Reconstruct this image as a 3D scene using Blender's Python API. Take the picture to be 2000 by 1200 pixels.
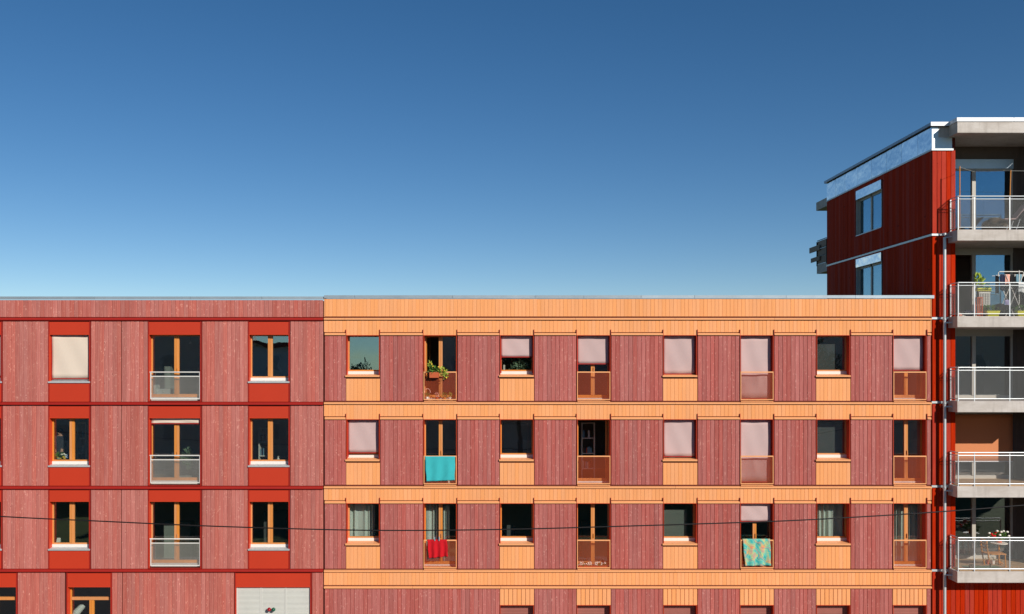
import bpy, math, random
from mathutils import Vector, Matrix
random.seed(7)
R = math.radians
for o in list(bpy.data.objects): bpy.data.objects.remove(o)
SC = bpy.context.scene
COL = SC.collection

# ------------------------------------------------------------------ camera, sky, sun, exposure
D = 32.0; S = 57.0; VX = 965.0; VY = 712.0; CZ = 10.335
cam = bpy.data.cameras.new('camera'); camo = bpy.data.objects.new('camera', cam); COL.objects.link(camo)
camo.location = (0, -D, CZ); camo.rotation_euler = (R(90), 0, 0)
cam.sensor_width = 36; cam.lens = 36 * (S * D) / 2000
cam.shift_x = (1000 - VX) / 2000; cam.shift_y = (VY - 600) / 2000
cam.clip_start = 0.1; cam.clip_end = 2000
SC.camera = camo

SUN = Vector((0.75, -1.0, 0.63)).normalized()
world = bpy.data.worlds.new('World'); SC.world = world; world.use_nodes = True
wn = world.node_tree.nodes; wl = world.node_tree.links
sky = wn.new('ShaderNodeTexSky'); sky.sky_type = 'NISHITA'; sky.sun_disc = False
sky.sun_elevation = math.asin(SUN.z); sky.sun_rotation = math.atan2(SUN.x, SUN.y)
sky.altitude = 3000; sky.air_density = 1.0; sky.dust_density = 0.0; sky.ozone_density = 1.0
bg = wn['Background']; bg.inputs[1].default_value = 0.074
sat = wn.new('ShaderNodeHueSaturation'); sat.inputs['Saturation'].default_value = 1.32      # polarised, clear autumn sky
wl.new(sky.outputs[0], sat.inputs['Color']); wl.new(sat.outputs[0], bg.inputs[0])
sun = bpy.data.lights.new('sun', 'SUN'); sun.energy = 4.6; sun.angle = R(0.5); sun.color = (1.0, 0.94, 0.86)
suno = bpy.data.objects.new('sun', sun); COL.objects.link(suno); suno.location = (20, -30, 40)
suno.rotation_euler = (-SUN).to_track_quat('-Z', 'Y').to_euler()
SC.view_settings.view_transform = 'Standard'; SC.view_settings.look = 'None'
SC.view_settings.exposure = 0.17; SC.view_settings.gamma = 1.0
SC.render.engine = 'CYCLES'

# ------------------------------------------------------------------ pixel -> place
def X(px, y=0.0): return (px - VX) / S * (D + y) / D
def Z(py, y=0.0): return CZ + (VY - py) / S * (D + y) / D

# ------------------------------------------------------------------ materials
def lin(c):
    c = c / 255.0
    return c / 12.92 if c <= 0.04045 else ((c + 0.055) / 1.055) ** 2.4
def rgb(r, g, b, k=1.0): return (lin(r) * k, lin(g) * k, lin(b) * k, 1)
M = {}
class NT:
    def __init__(s, name):
        s.m = bpy.data.materials.new(name); s.m.use_nodes = True
        s.n = s.m.node_tree.nodes; s.l = s.m.node_tree.links
        s.out = s.n['Material Output']; s.b = s.n['Principled BSDF']; M[name] = s.m
    def new(s, t, **kw):
        x = s.n.new(t)
        for k, v in kw.items(): setattr(x, k, v)
        return x
    def set(s, node, i, v):
        if hasattr(v, 'is_linked') or isinstance(v, bpy.types.NodeSocket): s.l.new(v, node.inputs[i])
        else: node.inputs[i].default_value = v
        return node
    def math(s, op, a, b=0.0, clamp=False):
        x = s.new('ShaderNodeMath', operation=op, use_clamp=clamp); s.set(x, 0, a); s.set(x, 1, b); return x.outputs[0]
    def mix(s, fac, a, b, blend='MIX'):
        x = s.new('ShaderNodeMix', data_type='RGBA', blend_type=blend); s.set(x, 0, fac); s.set(x, 6, a); s.set(x, 7, b); return x.outputs[2]
    def ramp(s, fac, stops, interp='LINEAR'):
        x = s.new('ShaderNodeValToRGB'); s.set(x, 0, fac); e = x.color_ramp.elements; x.color_ramp.interpolation = interp
        while len(e) < len(stops): e.new(0.5)
        for q, (p, c) in zip(e, stops):
            q.position = p; q.color = c if len(c) == 4 else (*c, 1)
        return x.outputs[0]
    def pos(s, scale=(1, 1, 1), rnd=None, mult=37.0):
        g = s.new('ShaderNodeNewGeometry'); v = g.outputs['Position']
        if rnd is not None:
            a = s.new('ShaderNodeVectorMath', operation='ADD'); s.l.new(v, a.inputs[0])
            s.l.new(s.math('MULTIPLY', rnd, mult), a.inputs[1]); v = a.outputs[0]
        mp = s.new('ShaderNodeVectorMath', operation='MULTIPLY'); s.l.new(v, mp.inputs[0]); mp.inputs[1].default_value = scale
        return mp.outputs[0]
    def noise(s, vec, scale=1.0, detail=3.0, rough=0.55):
        x = s.new('ShaderNodeTexNoise'); s.l.new(vec, x.inputs['Vector']); x.inputs['Scale'].default_value = scale
        x.inputs['Detail'].default_value = detail; x.inputs['Roughness'].default_value = rough
        return x.outputs['Fac']
    def rnd(s):
        o = s.new('ShaderNodeObjectInfo'); g = s.new('ShaderNodeNewGeometry')
        return s.math('FRACT', s.math('ADD', s.math('MULTIPLY', o.outputs['Random'], 7.13), g.outputs['Random Per Island']))
    def bump(s, h, strength=0.3, dist=0.01):
        x = s.new('ShaderNodeBump'); x.inputs['Strength'].default_value = strength; x.inputs['Distance'].default_value = dist
        s.l.new(h, x.inputs['Height']); s.l.new(x.outputs[0], s.b.inputs['Normal'])
    def fin(s, col, rough=0.7, metal=0.0, spec=0.3):
        s.set(s.b, 'Base Color', col); s.set(s.b, 'Roughness', rough); s.set(s.b, 'Metallic', metal)
        s.b.inputs['Specular IOR Level'].default_value = spec
        return s.m

def paint(name, col, rough=0.6, metal=0.0, var=0.12, scale=3.0, spec=0.3, bump=0.0):
    t = NT(name); r = t.rnd()
    n1 = t.noise(t.pos((1, 1, 0.5)), scale, 4); n2 = t.noise(t.pos((1, 1, 1)), scale * 14, 3)
    f = t.math('ADD', t.math('MULTIPLY', n1, 0.7), t.math('MULTIPLY', n2, 0.3))
    f = t.math('ADD', t.math('MULTIPLY', t.math('SUBTRACT', f, 0.5), var * 3.0), t.math('MULTIPLY', t.math('SUBTRACT', r, 0.5), var * 0.8))
    f = t.math('ADD', f, 1.0)
    hs = t.new('ShaderNodeHueSaturation'); hs.inputs['Color'].default_value = col; t.l.new(f, hs.inputs['Value'])
    if bump: t.bump(n2, bump, 0.01)
    return t.fin(hs.outputs[0], rough, metal, spec)

def timber(name, col, light, dark, tint=0.22, grain=0.5, fleck=0.5, rough=0.75, knot=0.6, satv=0.12, spec=0.25):
    t = NT(name); r = t.rnd()
    g1 = t.noise(t.pos((38, 38, 1.3), r), 1.0, 5, 0.6)
    g2 = t.noise(t.pos((110, 110, 5), r), 1.0, 3, 0.6)
    big = t.noise(t.pos((0.35, 0.35, 0.25)), 1.0, 3)
    c = t.mix(t.math('MULTIPLY', t.ramp(g1, [(0.42, (0, 0, 0)), (0.66, (1, 1, 1))]), grain), col, light)
    c = t.mix(t.math('MULTIPLY', t.ramp(g2, [(0.36, (1, 1, 1)), (0.50, (0, 0, 0))]), grain * 0.45), c, dark)
    # knots: sparse cells, each a dark eye with a pale curl round it
    vo = t.new('ShaderNodeTexVoronoi', feature='F1'); t.l.new(t.pos((7.0, 0.01, 3.1), r, 11.0), vo.inputs['Vector']); vo.inputs['Scale'].default_value = 1.0
    sep = t.new('ShaderNodeSeparateColor'); t.l.new(vo.outputs['Color'], sep.inputs[0])
    on = t.math('GREATER_THAN', sep.outputs[0], 0.45)
    eye = t.ramp(vo.outputs['Distance'], [(0.05, (1, 1, 1)), (0.11, (0, 0, 0))])
    ring = t.ramp(vo.outputs['Distance'], [(0.10, (0, 0, 0)), (0.15, (1, 1, 1)), (0.24, (0, 0, 0))])
    wob = t.ramp(t.noise(t.pos((26, 26, 12), r), 1.0, 3), [(0.44, (0, 0, 0)), (0.60, (1, 1, 1))])
    c = t.mix(t.math('MULTIPLY', t.math('MULTIPLY', ring, on), t.math('MULTIPLY', wob, fleck * 1.3)), c, light)
    c = t.mix(t.math('MULTIPLY', t.math('MULTIPLY', eye, on), knot), c, dark)
    # loose pale flecks of raised grain
    fl = t.ramp(t.noise(t.pos((17, 17, 11), r, 19.0), 1.0, 4, 0.65), [(0.60, (0, 0, 0)), (0.69, (1, 1, 1))])
    c = t.mix(t.math('MULTIPLY', fl, fleck), c, light)
    v = t.math('ADD', t.math('ADD', 1.0 - tint / 2 - 0.12, t.math('MULTIPLY', r, tint)), t.math('MULTIPLY', big, 0.24))
    hs = t.new('ShaderNodeHueSaturation'); t.l.new(c, hs.inputs['Color']); t.l.new(v, hs.inputs['Value'])
    t.set(hs, 'Saturation', t.math('ADD', 1.0 - satv / 2, t.math('MULTIPLY', t.math('FRACT', t.math('MULTIPLY', r, 5.3)), satv)))
    st = t.noise(t.pos((5.5, 5.5, 0.3)), 1.0, 4, 0.6)
    hs2 = t.new('ShaderNodeHueSaturation'); t.l.new(hs.outputs[0], hs2.inputs['Color']); t.l.new(t.math('ADD', 0.88, t.math('MULTIPLY', st, 0.24)), hs2.inputs['Value']); hs = hs2
    t.bump(t.math('ADD', g1, g2), 0.35, 0.004)
    return t.fin(hs.outputs[0], rough, 0, spec)

timber('purple_wood', rgb(176, 97, 87, .92), rgb(216, 150, 134, .92), rgb(134, 66, 62, .9), tint=0.22, fleck=0.8, grain=0.3, knot=0.8)
timber('plum_wood', rgb(168, 88, 81, .92), rgb(208, 142, 130, .92), rgb(122, 56, 56, .9), tint=0.22, fleck=0.8, grain=0.3, knot=0.8)
timber('orange_wood', rgb(243, 165, 106, .86), rgb(248, 184, 132, .86), rgb(210, 124, 68, .86), tint=0.05, grain=0.22, fleck=0.10, knot=0.10, satv=0.05)
timber('red_wood', rgb(176, 38, 8, .9), rgb(206, 70, 24, .9), rgb(92, 13, 4, .9), tint=0.12, grain=0.4, fleck=0.2, spec=0.06)
timber('frame_wood', rgb(216, 140, 74, .85), rgb(232, 166, 100, .85), rgb(188, 108, 50, .85), tint=0.1, grain=0.35, fleck=0.05, rough=0.5, knot=0.1)
timber('grey_wood', rgb(140, 122, 108), rgb(168, 150, 136), rgb(100, 84, 74), tint=0.25)
timber('deck_wood', rgb(196, 160, 118, .9), rgb(216, 184, 146, .9), rgb(150, 116, 80, .9), tint=0.3)
timber('chair_wood', rgb(214, 140, 64, .9), rgb(232, 168, 92, .9), rgb(170, 96, 40, .9), tint=0.1, fleck=0.05)
paint('red_panel', rgb(188, 55, 29, .92), 0.55, var=0.05, scale=1.2)
paint('red_trim', rgb(158, 34, 26, .9), 0.5, var=0.08)
paint('red_lining', rgb(206, 66, 34, .9), 0.5, var=0.06)
paint('core', rgb(96, 34, 26, .8), 0.9)
paint('orange_metal', rgb(244, 170, 114, .86), 0.45, var=0.05)
paint('white_metal', rgb(236, 228, 218, .85), 0.4, var=0.05)
paint('zinc', rgb(176, 188, 194), 0.42, metal=0.55, var=0.16, scale=2.0, spec=0.5)
paint('shaded_coping', rgb(132, 138, 148), 0.4, metal=0.7, var=0.1)  # tower coping's side face, its shade put into the colour
paint('coping_white', rgb(226, 228, 230, .9), 0.4, metal=0.1, var=0.06)
paint('galvanised', rgb(196, 200, 200), 0.42, metal=0.35, var=0.14, scale=9)
paint('galvanised_pale', rgb(216, 214, 206), 0.45, metal=0.15, var=0.1, scale=9)
paint('blind_pink', rgb(192, 166, 162, .92), 0.85, var=0.075, scale=1.0)
paint('blind_cream', rgb(212, 196, 178, .95), 0.85, var=0.03, scale=1.0)
paint('blind_brown', rgb(206, 132, 88, .95), 0.85, var=0.03, scale=1.0)
paint('louvre_white', rgb(206, 206, 198, .92), 0.5, var=0.06)
paint('shutter_brown', rgb(150, 92, 82), 0.6, var=0.15)
paint('interior', rgb(70, 66, 62), 0.9, var=0.1)
paint('interior_floor', rgb(122, 98, 74), 0.7, var=0.2)
paint('interior_dark', rgb(176, 172, 164), 0.9)
paint('grey_frame', rgb(186, 180, 168, .9), 0.5, var=0.06)
paint('dark_board', rgb(96, 84, 76), 0.8, var=0.2, scale=4)
paint('black_cable', rgb(22, 20, 20), 0.6)
paint('roof_gravel', rgb(74, 72, 70), 0.95, var=0.3, scale=8)
paint('curtain_cloth', rgb(214, 218, 206, .95), 0.9, var=0.05)
paint('screen_pale', rgb(134, 138, 128), 0.9)
paint('screen_grey', rgb(92, 92, 90), 0.9, var=0.06)
paint('towel_teal', rgb(56, 172, 176, .95), 0.95, var=0.10, scale=6, bump=0.6)
paint('towel_red', rgb(190, 14, 28, .95), 0.95, var=0.12, scale=6, bump=0.6)
paint('terracotta', rgb(196, 96, 58), 0.8, var=0.15)
paint('pot_white', rgb(228, 220, 206), 0.5)
paint('pot_yellow', rgb(206, 200, 44), 0.5, var=0.06)
paint('plastic_white', rgb(226, 224, 214), 0.4, var=0.05)
paint('cloth_navy', rgb(40, 44, 66), 0.95); paint('cloth_black', rgb(30, 28, 30), 0.95)
paint('cloth_pink', rgb(222, 162, 144), 0.95); paint('cloth_blue', rgb(120, 156, 170), 0.95)
paint('cloth_lilac', rgb(168, 160, 196), 0.95); paint('cloth_white', rgb(222, 222, 218), 0.95)
paint('cloth_brown', rgb(92, 78, 62), 0.95, var=0.3, scale=6)
paint('leaf', rgb(86, 122, 48), 0.6, var=0.5, scale=9); paint('leaf_dark', rgb(46, 76, 34), 0.6, var=0.5, scale=9)
paint('leaf_light', rgb(150, 168, 66), 0.6, var=0.4, scale=9); paint('stem', rgb(92, 84, 48), 0.8)
paint('leaf_grey', rgb(120, 140, 110), 0.7, var=0.4, scale=9)
paint('petal_white', rgb(240, 236, 222), 0.7); paint('petal_red', rgb(206, 18, 24), 0.7, var=0.2); paint('petal_yellow', rgb(236, 196, 60), 0.7)
paint('petal_blue', rgb(120, 160, 216), 0.7); paint('petal_pink', rgb(232, 186, 170), 0.7)
paint('skin', rgb(196, 146, 120), 0.6); paint('hair', rgb(44, 32, 26), 0.8); paint('sweater', rgb(58, 60, 68), 0.95, var=0.1); paint('trousers', rgb(44, 46, 56), 0.95)
paint('bark', rgb(86, 70, 56), 0.95, var=0.3, scale=6)
paint('asphalt', rgb(62, 62, 64), 0.95, var=0.2, scale=2); paint('paving', rgb(150, 146, 138), 0.9, var=0.15, scale=2)
paint('earth_grass', rgb(84, 96, 52), 0.95, var=0.3, scale=0.5)
paint('render_wall', rgb(206, 198, 184), 0.9, var=0.08); paint('roof_tile', rgb(130, 70, 52), 0.85, var=0.2)
paint('glossy_red', rgb(150, 16, 26), 0.15, spec=0.6); paint('glossy_green', rgb(20, 84, 62), 0.15, spec=0.6)
paint('wire_rope', rgb(172, 172, 166), 0.5, metal=0.2)
paint('mesh_grey', rgb(158, 157, 150), 0.5)
paint('orange_wire', rgb(206, 92, 54, .86), 0.5)

def concrete():
    t = NT('concrete'); n1 = t.noise(t.pos((1.2, 1.2, 3)), 1.0, 6, 0.65); n2 = t.noise(t.pos((30, 30, 30)), 1.0, 4); n3 = t.noise(t.pos((6, 6, 0.7)), 1.0, 4)
    c = t.mix(t.ramp(n1, [(0.35, (0, 0, 0)), (0.7, (1, 1, 1))]), rgb(186, 176, 166, .9), rgb(210, 202, 194, .9))
    c = t.mix(t.math('MULTIPLY', t.ramp(n3, [(0.52, (0, 0, 0)), (0.7, (1, 1, 1))]), 0.32), c, rgb(146, 136, 126, .9))
    t.bump(n2, 0.25, 0.006); t.fin(c, 0.85, 0, 0.25)
concrete()
def mirror_metal():
    t = NT('polished_metal'); n = t.noise(t.pos((0.8, 0.8, 0.8)), 1.0, 3); r = t.rnd()
    c = t.mix(r, (0.80, 0.74, 0.72, 1), (0.96, 0.86, 0.84, 1))
    t.bump(n, 0.5, 0.14); t.fin(c, 0.24, 1.0, 0.5)
mirror_metal()
def glass(name, refl, tint=(0.86, 0.9, 0.89, 1), wav=0.06, gcol=(0.93, 0.96, 1, 1)):
    t = NT(name); t.n.remove(t.b)
    tr = t.new('ShaderNodeBsdfTransparent'); tr.inputs[0].default_value = tint
    gl = t.new('ShaderNodeBsdfGlossy'); gl.inputs['Roughness'].default_value = 0.0; gl.inputs['Color'].default_value = gcol
    lw = t.new('ShaderNodeLayerWeight'); lw.inputs[0].default_value = 0.5
    f = t.math('ADD', refl, t.math('MULTIPLY', t.math('POWER', lw.outputs['Facing'], 4.0), 0.6), clamp=True)
    bp = t.new('ShaderNodeBump'); bp.inputs['Strength'].default_value = wav; bp.inputs['Distance'].default_value = 0.05
    t.l.new(t.noise(t.pos((1.1, 1.1, 1.1)), 1.0, 1.5), bp.inputs['Height']); t.l.new(bp.outputs[0], gl.inputs['Normal'])
    mx = t.new('ShaderNodeMixShader'); t.l.new(f, mx.inputs[0]); t.l.new(tr.outputs[0], mx.inputs[1]); t.l.new(gl.outputs[0], mx.inputs[2])
    t.l.new(mx.outputs[0], t.out.inputs[0])
glass('glass', 0.14); glass('coated_glass', 0.30, (0.45, 0.52, 0.52, 1), gcol=(0.58, 0.84, 1.0, 1)); glass('door_glass', 0.2, (0.6, 0.66, 0.66, 1))
def beach_towel():
    t = NT('beach_towel'); p = t.pos((1, 1, 1))
    w = t.new('ShaderNodeTexWave', wave_type='BANDS', bands_direction='DIAGONAL'); t.l.new(p, w.inputs['Vector'])
    w.inputs['Scale'].default_value = 1.3; w.inputs['Distortion'].default_value = 9.0; w.inputs['Detail'].default_value = 2.0; w.inputs['Detail Scale'].default_value = 1.6
    n = t.noise(t.pos((4.5, 4.5, 3.0)), 1.0, 3)
    a = t.ramp(w.outputs['Fac'], [(0.0, rgb(64, 176, 170)), (0.3, rgb(112, 196, 180)), (0.45, rgb(206, 206, 112)), (0.6, rgb(98, 188, 176)), (0.8, rgb(40, 150, 150)), (1.0, rgb(232, 142, 104))])
    b = t.ramp(n, [(0.36, rgb(214, 128, 96)), (0.43, rgb(186, 186, 104)), (0.49, rgb(92, 172, 160)), (0.56, rgb(58, 164, 160)), (0.64, rgb(14, 120, 116))])
    t.fin(t.mix(0.62, a, b), 0.95, 0, 0.1)
beach_towel()

# ------------------------------------------------------------------ mesh helpers
WLOC = {}
def put(o, name_parent, wloc):
    COL.objects.link(o); o.location = wloc; WLOC[o] = Vector(wloc)
    if name_parent is not None:
        o.parent = name_parent; o.matrix_parent_inverse = Matrix.Translation(-WLOC[name_parent])
def empty(name, loc, label, cat, group=None):
    o = bpy.data.objects.new(name, None); o.empty_display_size = 0.2; put(o, None, Vector(loc))
    tag(o, label, cat, group); return o
def tag(o, label=None, cat=None, group=None, kind=None):
    if label: o['label'] = label
    if cat: o['category'] = cat
    if group: o['group'] = group
    if kind: o['kind'] = kind
    return o
class MB:
    def __init__(s): s.v = []; s.f = []; s.smooth = False
    def add(s, vs, fs):
        k = len(s.v); s.v += [tuple(p) for p in vs]; s.f += [tuple(i + k for i in f) for f in fs]; return s
    def box(s, x0, x1, y0, y1, z0, z1):
        if x0 > x1: x0, x1 = x1, x0
        if y0 > y1: y0, y1 = y1, y0
        if z0 > z1: z0, z1 = z1, z0
        return s.add([(x0, y0, z0), (x1, y0, z0), (x1, y1, z0), (x0, y1, z0), (x0, y0, z1), (x1, y0, z1), (x1, y1, z1), (x0, y1, z1)],
                     [(0, 3, 2, 1), (4, 5, 6, 7), (0, 1, 5, 4), (1, 2, 6, 5), (2, 3, 7, 6), (3, 0, 4, 7)])
    def prof_x(s, x0, x1, pts):      # pts: (y,z) polygon counter-clockwise seen from -x... extruded along x
        n = len(pts); v = [(x0, y, z) for y, z in pts] + [(x1, y, z) for y, z in pts]
        f = [tuple(range(n - 1, -1, -1)), tuple(range(n, 2 * n))] + [(i, (i + 1) % n, n + (i + 1) % n, n + i) for i in range(n)]
        return s.add(v, f)
    def prof_z(s, z0, z1, pts):      # pts: (x,y) polygon extruded along z
        n = len(pts); v = [(x, y, z0) for x, y in pts] + [(x, y, z1) for x, y in pts]
        f = [tuple(range(n - 1, -1, -1)), tuple(range(n, 2 * n))] + [(i, (i + 1) % n, n + (i + 1) % n, n + i) for i in range(n)]
        return s.add(v, f)
    def tube(s, pts, r, n=8, cap=True):
        pts = [Vector(p) for p in pts]; rs = r if isinstance(r, (list, tuple)) else [r] * len(pts)
        vs = []; up0 = None
        for i, p in enumerate(pts):
            t = (pts[min(i + 1, len(pts) - 1)] - pts[max(i - 1, 0)]).normalized()
            a = Vector((0, 0, 1)) if abs(t.z) < 0.9 else Vector((1, 0, 0))
            u = t.cross(a).normalized(); w = u.cross(t)
            for k in range(n):
                q = 2 * math.pi * k / n; vs.append(p + (u * math.cos(q) + w * math.sin(q)) * rs[i])
        fs = [(i * n + k, i * n + (k + 1) % n, (i + 1) * n + (k + 1) % n, (i + 1) * n + k) for i in range(len(pts) - 1) for k in range(n)]
        if cap: fs += [tuple(range(n - 1, -1, -1)), tuple((len(pts) - 1) * n + k for k in range(n))]
        return s.add(vs, fs)
    def lathe(s, cx, cy, prof, n=14):   # prof: (r,z)
        vs = [(cx + r * math.cos(2 * math.pi * k / n), cy + r * math.sin(2 * math.pi * k / n), z) for r, z in prof for k in range(n)]
        fs = [(i * n + k, i * n + (k + 1) % n, (i + 1) * n + (k + 1) % n, (i + 1) * n + k) for i in range(len(prof) - 1) for k in range(n)]
        fs += [tuple(range(n - 1, -1, -1)), tuple((len(prof) - 1) * n + k for k in range(n))]
        return s.add(vs, fs)
    def ball(s, c, r, n=8, m=5, sq=(1, 1, 1)):
        c = Vector(c); vs = [c + Vector((0, 0, r * sq[2]))]
        for i in range(1, m):
            th = math.pi * i / m
            for k in range(n):
                ph = 2 * math.pi * k / n
                vs.append(c + Vector((r * sq[0] * math.sin(th) * math.cos(ph), r * sq[1] * math.sin(th) * math.sin(ph), r * sq[2] * math.cos(th))))
        vs.append(c - Vector((0, 0, r * sq[2]))); L = len(vs) - 1
        fs = [(0, 1 + k, 1 + (k + 1) % n) for k in range(n)]
        for i in range(m - 2):
            fs += [(1 + i * n + k, 1 + (i + 1) * n + k, 1 + (i + 1) * n + (k + 1) % n, 1 + i * n + (k + 1) % n) for k in range(n)]
        b = 1 + (m - 2) * n
        fs += [(L, b + (k + 1) % n, b + k) for k in range(n)]
        return s.add(vs, fs)
    def sheet(s, fn, nu, nv, th):        # closed thin cloth; fn(u,v)->point ; offset along -y normal approx
        P = [[Vector(fn(i / nu, j / nv)) for i in range(nu + 1)] for j in range(nv + 1)]
        def nrm(i, j):
            a = P[j][min(i + 1, nu)] - P[j][max(i - 1, 0)]; b = P[min(j + 1, nv)][i] - P[max(j - 1, 0)][i]
            c = a.cross(b); return c.normalized() if c.length > 1e-9 else Vector((0, 1, 0))
        A = [P[j][i] for j in range(nv + 1) for i in range(nu + 1)]
        B = [P[j][i] + nrm(i, j) * th for j in range(nv + 1) for i in range(nu + 1)]
        W = nu + 1; N = W * (nv + 1); fs = []
        for j in range(nv):
            for i in range(nu):
                a = j * W + i; fs += [(a, a + 1, a + W + 1, a + W), (N + a, N + a + W, N + a + W + 1, N + a + 1)]
        for i in range(nu):
            fs += [(i, N + i, N + i + 1, i + 1)]; a = nv * W + i; fs += [(a, a + 1, N + a + 1, N + a)]
        for j in range(nv):
            a = j * W; fs += [(a, a + W, N + a + W, N + a)]; a = j * W + nu; fs += [(a, N + a, N + a + W, a + W)]
        return s.add(A + B, fs)
    def leaves(s, c, rad, n, size, up=0.3, aspect=0.45, shell=0.0):
        c = Vector(c)
        for _ in range(n):
            d = Vector((random.gauss(0, 1), random.gauss(0, 1), random.gauss(0, 1))).normalized()
            q = random.uniform(shell, 1) ** 0.45
            p = c + Vector((d.x * rad[0], d.y * rad[1], d.z * rad[2])) * q
            t = (d + Vector((random.gauss(0, .5), random.gauss(0, .5), random.gauss(0, .5) + up))).normalized()
            w = t.cross(Vector((random.gauss(0, 1), random.gauss(0, 1), random.gauss(0, 1)))).normalized()
            L = size * random.uniform(0.6, 1.3); ww = w * L * aspect; nn = t.cross(w) * L * 0.12
            s.add([p, p + t * L * 0.45 + ww * 0.5 + nn, p + t * L - nn, p + t * L * 0.45 - ww * 0.5 + nn], [(0, 1, 2, 3)])
        return s
    def build(s, name, mat, parent=None, smooth=False, origin=None):
        xs = [p[0] for p in s.v]; ys = [p[1] for p in s.v]; zs = [p[2] for p in s.v]
        o = Vector(((min(xs) + max(xs)) / 2, (min(ys) + max(ys)) / 2, min(zs)))
        me = bpy.data.meshes.new(name); me.from_pydata([tuple(Vector(p) - o) for p in s.v], [], s.f); me.update()
        if smooth: me.polygons.foreach_set('use_smooth', [True] * len(me.polygons))
        me.materials.append(M[mat]); ob = bpy.data.objects.new(name, me); put(ob, parent, o); return ob

BOARD = {}
def board_pts(w, th, c=0.005):
    if w > 0.134: c = 0.011                     # the plum boards have a wider chamfer
    return [(0, 0), (0, -th + c), (c, -th), (w - c, -th), (w, -th + c), (w, 0)]
def boards(parent, name, mat, x0, x1, z0, z1, w=0.144, th=0.022, ybase=0.022, gap=0.003, split=True, mb=None, jit=0.003):
    """vertical boards covering x0..x1, z0..z1; each an object of its own (split) or added to mb"""
    n = max(1, round((x1 - x0) / w)); ww = (x1 - x0) / n
    for i in range(n):
        a = x0 + i * ww + gap / 2; bw = ww - gap; dy = random.uniform(-jit, jit)
        if split:
            key = (round(bw, 3), round(z1 - z0, 3), th, mat)
            if key not in BOARD:
                m = MB().prof_z(0, z1 - z0, board_pts(bw, th)); me = bpy.data.meshes.new(name)
                me.from_pydata(m.v, [], m.f); me.update(); me.materials.append(M[mat]); BOARD[key] = me
            o = bpy.data.objects.new(name, BOARD[key]); put(o, parent, Vector((a, ybase + dy, z0)))
        else:
            mb.prof_z(z0, z1, [(a + px, ybase + dy + py) for px, py in board_pts(bw, th)])

# ------------------------------------------------------------------ the setting
MB().box(-400, 400, -400, 400, -0.3, 0).build('ground', 'earth_grass')['kind'] = 'structure'
MB().box(-120, 120, -4.0, -0.1, 0.0, 0.13).build('pavement', 'paving')['kind'] = 'structure'
MB().box(-120, 120, -13, -4.1, 0.0, 0.006).build('road', 'asphalt')['kind'] = 'structure'
MB().box(-120, 120, -17, -13.1, 0.0, 0.13).build('pavement', 'paving')['kind'] = 'structure'

# ------------------------------------------------------------------ window builders
def reveal(parent, x0, x1, z0, z1, depth, t=0.014, mat='red_lining'):
    m = MB(); y0, y1 = -0.012, depth
    m.box(x0, x0 + t, y0, y1, z0, z1); m.box(x1 - t, x1, y0, y1, z0, z1); m.box(x0 + t, x1 - t, y0, y1, z1 - t, z1)
    return m.build('reveal', mat, parent)
def pane(parent, x0, x1, y, z0, z1, mat='glass'):
    return MB().box(x0, x1, y, y + 0.02, z0, z1).build('pane', mat, parent)
def sill(parent, x0, x1, zb, zf, yb, lip, mat, ov=0.05):
    return MB().prof_x(x0, x1, [(yb, zb - 0.02), (-ov, zf - lip), (-ov - 0.004, zf), (yb, zb)]).build('sill', mat, parent)
def wire_grid(parent, x0, x1, z0, z1, y, step, r, mat):
    m = MB(); nx = round((x1 - x0) / step); nz = round((z1 - z0) / step)
    for i in range(1, nx): x = x0 + (x1 - x0) * i / nx; m.box(x - r, x + r, y - r, y + r, z0, z1)
    for i in range(1, nz): z = z0 + (z1 - z0) * i / nz; m.box(x0, x1, y + r * 1.05, y + 3 * r, z - r, z + r)
    return m.build('wire_mesh', mat, parent)
def blind(parent, x0, x1, ztop, zbot, y, mat, bar='red_trim', wrinkle=0.004, seed=0):
    rr = random.Random(seed); a, b, c = [rr.uniform(0, 6) for _ in range(3)]
    def fn(u, v):
        return (x0 + (x1 - x0) * u, y + wrinkle * math.sin(u * 5 + v * 3 + a) * math.sin(v * 2.6 + b) + wrinkle * 0.6 * math.sin(u * 11 - v * 6 + c), ztop + (zbot - ztop) * v)
    o = MB().sheet(fn, 14, 10, 0.004).build('blind', mat, parent, smooth=True)
    MB().box(x0, x1, y - 0.012, y + 0.012, zbot - 0.035, zbot - 0.001).build('blind_bar', bar, parent)
    return o
def guides(parent, x0, x1, z0, z1, y, mat='red_trim', w=0.032):
    for a, b in ((x0, x0 + w), (x1 - w, x1)):
        MB().box(a, b, y - 0.02, y + 0.03, z0, z1).build('guide_rail', mat, parent)

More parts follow.
